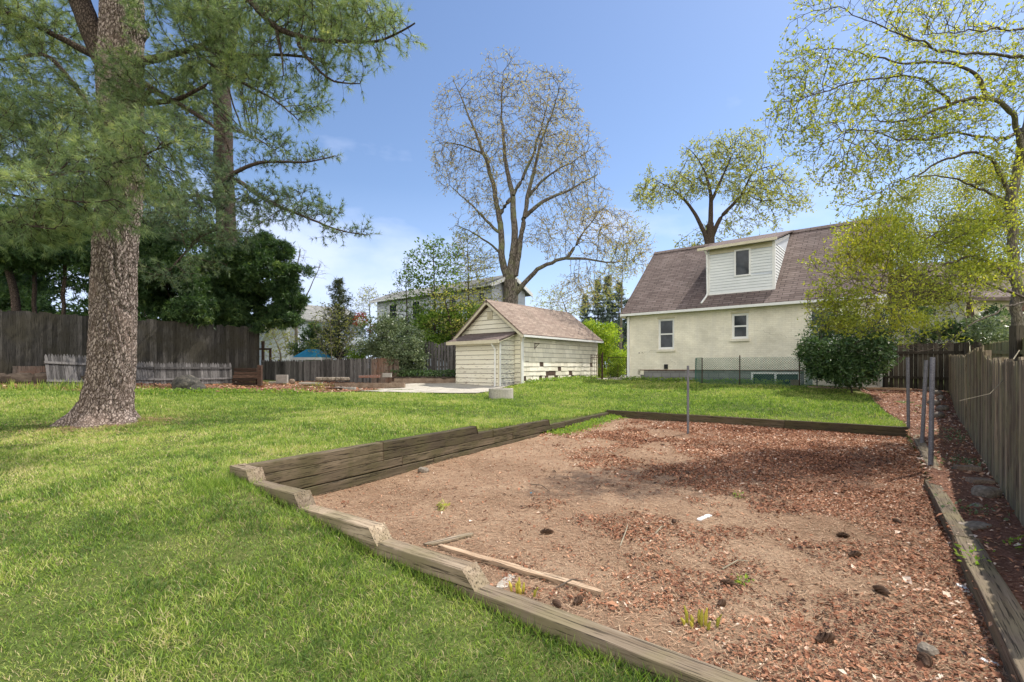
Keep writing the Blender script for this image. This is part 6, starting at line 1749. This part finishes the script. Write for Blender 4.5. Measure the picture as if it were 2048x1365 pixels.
leaf_patch('weeds', 'low weeds where the lawn meets the bare soil at the back left', [(G(p, 789).x, G(p, 789).y) for p in range(290, 620, 14)], TH, 1800, .25, .07, 'leaf_green', 4, .16)
leaf_patch('weeds', 'taller weeds at the foot of the house and the garage side wall', [tuple(hp(s, -.35, 0))[:2] for s in np.arange(.1, 6.6, .3)] + [tuple(Vector((.467, 21.9, 0)) + Vector((.638, .77, 0)) * s + Vector((.3, 0, 0)))[:2] for s in np.arange(0, 6, .3)], TH, 2600, .16, .09, 'leaf_green', 5, .16)

o = blades('long_grass', [(14, 27, 160, .02, .2, .35)], M['grass'], seed=9, poly=[(G(p, q).x, G(p, q).y) for p, q in ((-180, 788), (-180, 772), (60, 775), (180, 775), (290, 783), (420, 786), (280, 798), (100, 790))])
tag(o, 'longer unmown grass in front of the leaning picket panel at the left', 'grass', kind='stuff')
# grass tufts hugging timber edges and posts, tall clumps in the lawn
def tuft(m_, c, n, h, spread, rs_):
    pass
tp = []
for s in np.arange(0, L1 + L2, .035):
    q = A_ + d1 * s if s < L1 else Nn + d2 * (s - L1)
    nrm = (d1 if s < L1 else d2); tp.append((q.x + nrm.y * .1, q.y - nrm.x * .1))
for s in np.arange(0, Lw, .05): q = A_ + dw * s; tp.append((q.x - dw.y * .1, q.y + dw.x * .1))
for s in np.arange(0, L3, .05): q = B_ + d3 * s; tp.append((q.x - d3.y * .12, q.y + d3.x * .12))
for c_ in ((430, 975, 90), (1000, 800, 26), (975, 798, 20), (1550, 772, 30), (1230, 765, 40), (290, 850, 40), (130, 850, 40)):
    g_ = G(c_[0], c_[1])
    for i in range(c_[2]): tp.append((g_.x + random.gauss(0, .14), g_.y + random.gauss(0, .12)))
tp = np.array(tp); sel = rs.randint(0, len(tp), 9000); q = tp[sel] + rs.normal(0, .035, (9000, 2))
k = inpoly(q[:, 0], q[:, 1], LAWN); q = q[k]; n = len(q)
P = np.stack([q[:, 0], q[:, 1], TH(q[:, 0], q[:, 1])], 1)
V, Q = needle_mesh(P, np.tile([0, 0, 1.3], (n, 1)), .10, .0055, 1, 3, .5)
tag(link('edge_grass', np_mesh('edge_grass', V, [Q], np.repeat(np.clip(rs.normal(.35, .2, n), 0, 1), 3)), mat=M['grass']), 'longer grass blades left standing along the timber edging', 'grass', kind='stuff')

# pine cones
M['cone'] = m_noise('pine_cone', [(.035, .02, .014), (.13, .075, .045)], 25, .8)
def cone(px, py, label, rz, s=1.0, f=None):
    p = GB(px, py); e = empty('pine_cone', (p.x, p.y, p.z + .018), rz, label, 'pine cone', 'pine cones fallen on the dirt bed')
    m = MB(); r_ = random.Random(int(px)); L = .11 * s
    m.tube([(-L / 2, 0, 0), (0, 0, 0), (L / 2, 0, 0)], [.008, .012, .004], 6)
    for i in range(13):
        t = i / 12; x = -L / 2 + L * t; rad = (.028 * math.sin(math.pi * (t * .85 + .12)) + .004) * s
        for j in range(8):
            a = 6.283 * j / 8 + i * .6; ca, sa = math.cos(a), math.sin(a)
            b0 = Vector((x, ca * .008, sa * .008)); tp_ = Vector((x + .012, ca * rad, sa * rad)); sd = Vector((0, -sa, ca)) * .008 * s
            m.add([b0 - sd * .5, b0 + sd * .5, tp_ + sd, tp_ - sd, tp_ + Vector((.005, ca * .003, sa * .003))], [(0, 1, 2, 3), (3, 2, 4)])
    m.build('scales', M['cone'], e)
for a in ((1648, 1285, 'large dark pine cone lying alone near the camera', .3, 1.35), (1850, 1330, 'pine cone at the bottom right close to the photo edge', 1.0, 1.3), (1460, 1172, 'pine cone beside the small green weed', 2.5, 1.1),
          (1708, 1114, 'pine cone in the litter near the middle of the bed', .2, 1.2), (1688, 1075, 'pine cone just above another in the middle right litter', 2.9, 1.1), (1765, 1187, 'pine cone next to a pale dead leaf right of centre', 1.8, 1.2),
          (1348, 1047, 'dark small pine cone left of the white wood chip', 1.3, .9), (1442, 1213, 'short pine cone right of the upright sprouts', .7, .9), (1092, 1068, 'dark pine cone on the sand above the long batten', 0.1, 1.3),
          (1115, 1215, 'leftmost pine cone near the end of the long batten', 2.0, .9), (1155, 1208, 'pine cone just right of another below the long batten', .9, 1.0), (1795, 1047, 'grey pine cone far right under the edging shade', 1.6, 1.0)):
    cone(*a[:4], a[4] * .72)

# battens, chips, stones
def bar_on(px0, py0, px1, py1, w, h, name, label, mat, cat, jag=True):
    a, b = GB(px0, py0), GB(px1, py1); a.z += h * .5; b.z += h * .5; L = (b - a).length
    e = empty(name, a, 0, label, cat); e.rotation_euler = (b - a).to_track_quat('X', 'Z').to_euler()
    m = MB(); n = 10; r_ = random.Random(px0); m.rnd = .6; V = []
    for i in range(n + 1):
        x = L * i / n; q = 1 if 0 < i < n or not jag else .55; j = r_.uniform(-.006, .006); ww = w * q * r_.uniform(.85, 1.1)
        V += [(x, -ww / 2 + j, -h / 2), (x, ww / 2 + j, -h / 2), (x, ww / 2 + j, h / 2), (x, -ww / 2 + j, h / 2)]
    Fc = [(3, 2, 1, 0), (n * 4, n * 4 + 1, n * 4 + 2, n * 4 + 3)]
    for i in range(n):
        a_ = i * 4; c_ = a_ + 4
        for u in range(4): Fc.append((a_ + u, a_ + (u + 1) % 4, c_ + (u + 1) % 4, c_ + u))
    m.add(V, Fc); m.build('wood', mat, e)
    return e
bar_on(878, 1097, 1205, 1192, .055, .03, 'wooden_batten', 'long thin weathered batten lying on the soil beside the near timber border', M['plank'], 'batten')
bar_on(850, 1093, 945, 1071, .07, .02, 'bark_strip', 'splintered grey piece of wood at the left end of the long batten', M['timber'], 'wood scrap')
bar_on(912, 908, 978, 896, .17, .06, 'timber_offcut', 'short pale timber offcut lying against the foot of the retaining wall', M['timber'], 'offcut')
bar_on(1397, 1042, 1420, 1032, .05, .012, 'wood_chip', 'white rectangular chip of wood lying in the litter', M['white'], 'wood chip', False)
bar_on(1000, 1178, 1024, 1152, .075, .008, 'paper_scrap', 'pale pointed scrap lying beside the near timber border', M['concrete'], 'scrap')
bar_on(1960, 1320, 1998, 1332, .035, .008, 'wood_chip', 'white splinter of wood near the bottom right corner', M['white'], 'wood chip')
bar_on(1918, 1170, 1935, 1186, .04, .01, 'wood_chip', 'small white chip near the right timber edging', M['white'], 'wood chip')
for (x0, y0, x1, y1, l_) in ((1445, 1140, 1500, 1125, 'thin pale twig lying on bare sand right of centre'), (1240, 1095, 1256, 1050, 'bent pale root sticking out of the sand in the middle of the bed'), (1110, 1180, 1165, 1165, 'thin dark twig crossing the long batten'), (1310, 1070, 1330, 1055, 'short pale twig left of the white chip'), (1060, 970, 1100, 985, 'thin dry stalk on the sand near the retaining wall')):
    a, b = GB(x0, y0), GB(x1, y1); mid = (a + b) / 2 + Vector((.02, .02, .035)); e = empty('twig', a, 0, l_, 'twig')
    one('stick', M['twig_pale'] if 'pale' in l_ else M['twig'], lambda m: m.tube([Vector((0, 0, .006)), mid - a, b - a + Vector((0, 0, .008))], [.006, .005, .003], 6), e)
for (px, py, r, l_, mt) in ((846, 945, .075, 'brown rock lying on the sand near the retaining wall', 'stone'), (1855, 1308, .05, 'flat tan stone in the litter near the bottom right', 'stone'), (1062, 987, .012, 'tiny bright blue plastic scrap on the sand', 'blue_tarp')):
    p = GB(px, py); e = empty('rock' if mt == 'stone' else 'plastic_scrap', p, .4, l_, 'rock' if mt == 'stone' else 'scrap'); one('body', M[mt], lambda m: m.lump((0, 0, r * .35), (r, r * .7, r * .55), int(px), 10, .3, .3), e)
# sprouts
M['sprout'] = m_leaf('sprout', [(0, (.3, .3, .04)), (1, (.6, .5, .08))], .2, .5)
for px, py, l_ in ((1042, 1188, 'cluster of yellow green sprouts beside the pale scrap by the border'), (1398, 1252, 'cluster of yellow green sprouts on the bare sand nearest the camera')):
    p = GB(px, py); e = empty('plant_sprout', p, 0, l_, 'sprout')
    for i in range(9):
        a, b = random.gauss(0, .035), random.gauss(0, .02); h = random.uniform(.04, .11)
        def f_(m): m.rnd = random.random(); m.tube([(a, b, -.01), (a * 1.1, b, h * .6), (a * 1.3, b * 1.2, h)], [.007, .010, .004], 6)
        one('shoot', M['sprout'], f_, e)
def weed(p, label, n, L, h, seed, leaf='leaf_green', cat='weed'):
    r_ = np.random.RandomState(seed); P = np.stack([r_.normal(0, h * .4, n), r_.normal(0, h * .4, n), r_.uniform(.005, h, n)], 1)
    V, Q, _ = leaf_mesh(P, unit(P * np.array([1, 1, .4]) + 1e-4), L, .45, seed)
    e = empty('weed', p, 0, label, cat); link('leaves', np_mesh('leaves', V, [Q], np.repeat(np.clip(r_.normal(.5, .2, n), 0, 1), 4)), e, M[leaf])
weed(GB(1488, 1172), 'low green leafy weed on the sand beside a pine cone', 36, .035, .06, 1)
weed(GB(887, 1018), 'small tuft of dry green grass on the sand near the retaining wall', 26, .06, .05, 2, 'leaf_pale')
weed(GB(1475, 995), 'green weed growing in the dark litter in the middle of the bed', 26, .04, .06, 3)
weed(G(636, 782), 'yellow flowered weed standing at the lawn edge before the rubble', 60, .08, .32, 4, 'leaf_yel')
weed(Vector((3.15, 3.35, .1)), 'leafy green shoot trailing over the right timber edging', 30, .045, .12, 5, 'leaf_green')
weed(Vector((3.75, 3.7, .09)), 'second small green shoot on the mulch behind the right timber edging', 22, .045, .1, 6)
# bricks and stones on the mulch strip
def on_strip(px, py, z=.1):
    D = F * (CZ - z) / (py - HY); return Vector(((px - CX) * D / F, D, th((px - CX) * D / F, D)))
for px, py, kind, l_, dims in ((1935, 942, 'brick', 'broken dark brick nearest the steel posts on the mulch strip', (.13, .06, .07)), (1960, 968, 'brick', 'dark block half buried against the right fence', (.11, .08, .06)),
                         (1972, 990, 'paving_stone', 'round topped tan paving stone beside the right fence', (.12, .1, .07)), (1950, 1052, 'paving_stone', 'flat mossy stone nearest the camera behind the right edging', (.16, .08, .03)), (1955, 1010, 'stone', 'small round grey stone below the tan paving stone', (.04, .035, .03))):
    p = on_strip(px, py); e = empty(kind, p, random.uniform(-.5, .5), l_, 'stone' if kind != 'brick' else 'brick', 'stones and bricks along the right fence')
    if kind == 'brick': one('body', M['block_brown'], lambda m: m.box(-dims[0], -dims[1], -.02, dims[0], dims[1], dims[2]), e, bevel=.012)
    else: one('body', M['stone'], lambda m: m.lump((0, 0, dims[2] * .5), dims, int(px), 14, .12, .35), e, smooth=True)
for i, (px, py) in enumerate(((1862, 795), (1870, 800), (1862, 806), (1875, 811), (1882, 817), (1868, 822), (1885, 828), (1878, 838))):
    p = on_strip(px, py, .38 - i * .015); e = empty('cobble_stone', p, i, 'rounded pale cobble in the heap behind the steel posts by the far fence', 'stone', 'heap of pale cobbles by the far right fence')
    one('body', M['stone'], lambda m: m.lump((0, 0, .05), (.15, .11, .09), i + 3, 12, .25), e, smooth=True)
# a dead vine hanging on the right fence
e = empty('dead_vine', Vector((LINE_R(5.2) - .06, 5.2, 1.2)), 0, 'pale dead vine stem hooked over the top of the right fence', 'vine')
one('stem', M['twig_pale'], lambda m: (m.tube([(.5, .3, .45), (.3, .2, .3), (.12, .1, .12), (-.12, 0, -.02), (-.35, .1, -.1)], [.006, .006, .005, .004, .003], 5)), e)

# ================================================================= LIGHT, SKY, CAMERA
EL = math.radians(56); az = Vector((.90, .43)).normalized()
sd = Vector((az.x * math.cos(EL), az.y * math.cos(EL), math.sin(EL)))
sun = bpy.data.lights.new('sun', 'SUN'); sun.energy = 4.3; sun.angle = math.radians(.6); sun.color = (1, .94, .84)
so = bpy.data.objects.new('sun', sun); COL.objects.link(so); so.rotation_euler = (-sd).to_track_quat('-Z', 'Y').to_euler(); so.location = (20, 10, 30)
wd = bpy.data.worlds.new('World'); SC.world = wd; wd.use_nodes = True
nt = wd.node_tree; bg = nt.nodes['Background']
sky = nt.nodes.new('ShaderNodeTexSky'); sky.sky_type = 'NISHITA'; sky.sun_disc = False
sky.sun_elevation = EL; sky.sun_rotation = math.atan2(az.x, az.y); sky.air_density = 1.0; sky.dust_density = .6; sky.ozone_density = 2.2; sky.altitude = 0
tc = nt.nodes.new('ShaderNodeTexCoord')
nrm = nd(nt, 'ShaderNodeVectorMath', _operation='NORMALIZE', i0=tc.outputs['Generated']).outputs[0]
sep = nd(nt, 'ShaderNodeSeparateXYZ', Vector=nrm)
mp = nd(nt, 'ShaderNodeMapping', Vector=nrm, Scale=(1.3, 1.3, 3.2), Location=(5.3, 2.7, 1.4))
cn_ = nd(nt, 'ShaderNodeTexNoise', Vector=mp.outputs[0], Scale=2.4, Detail=6, Roughness=.5, Distortion=.0).outputs[0]
elev = ramp(nt, sep.outputs[2], [(.0, .30), (.22, .16), (.36, .02), (.5, -.3)]) if False else nd(nt, 'ShaderNodeMapRange', i0=sep.outputs[2], i1=.0, i2=.5, i3=.21, i4=-.16).outputs[0]
cs = nd(nt, 'ShaderNodeMath', _operation='ADD', i0=cn_, i1=elev).outputs[0]
cf_ = ramp(nt, cs, [(.50, 0), (.72, .7)])
hz = nd(nt, 'ShaderNodeMapRange', i0=sep.outputs[2], i1=0.0, i2=.34, i3=.42, i4=0.0).outputs[0]
skyc = mixc(nt, 1.0, sky.outputs[0], (.92, .94, 1.0), 'MULTIPLY')
c1 = mixc(nt, hz, skyc, (4.6, 5.6, 8.2))
c2 = mixc(nt, cf_, c1, (5.2, 5.8, 7.6))
# made-up bright clouds in the unseen sky behind the camera, added as warm fill
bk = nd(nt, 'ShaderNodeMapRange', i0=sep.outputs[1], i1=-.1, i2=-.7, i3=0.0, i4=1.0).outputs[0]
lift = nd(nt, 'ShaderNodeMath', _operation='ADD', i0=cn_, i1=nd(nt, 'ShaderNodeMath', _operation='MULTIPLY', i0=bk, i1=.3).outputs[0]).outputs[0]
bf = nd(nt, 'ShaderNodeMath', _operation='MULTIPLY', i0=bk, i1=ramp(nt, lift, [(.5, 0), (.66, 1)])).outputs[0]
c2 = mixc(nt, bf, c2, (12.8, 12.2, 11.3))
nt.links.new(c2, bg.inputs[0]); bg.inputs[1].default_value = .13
cam = bpy.data.cameras.new('camera'); co = bpy.data.objects.new('camera', cam); COL.objects.link(co)
co.location = (0, 0, CZ); co.rotation_euler = (math.radians(90), 0, 0)
cam.sensor_width = 36; cam.lens = F / 2048 * 36; cam.shift_y = (HY - 682.5) / 2048; cam.clip_start = .05; cam.clip_end = 5000
SC.camera = co
SC.view_settings.view_transform = 'Standard'; SC.view_settings.look = 'None'; SC.view_settings.exposure = .5; SC.view_settings.gamma = 1
SC.cycles.max_bounces = 6; SC.cycles.diffuse_bounces = 3; SC.cycles.transparent_max_bounces = 6
SC.cycles.use_denoising = True
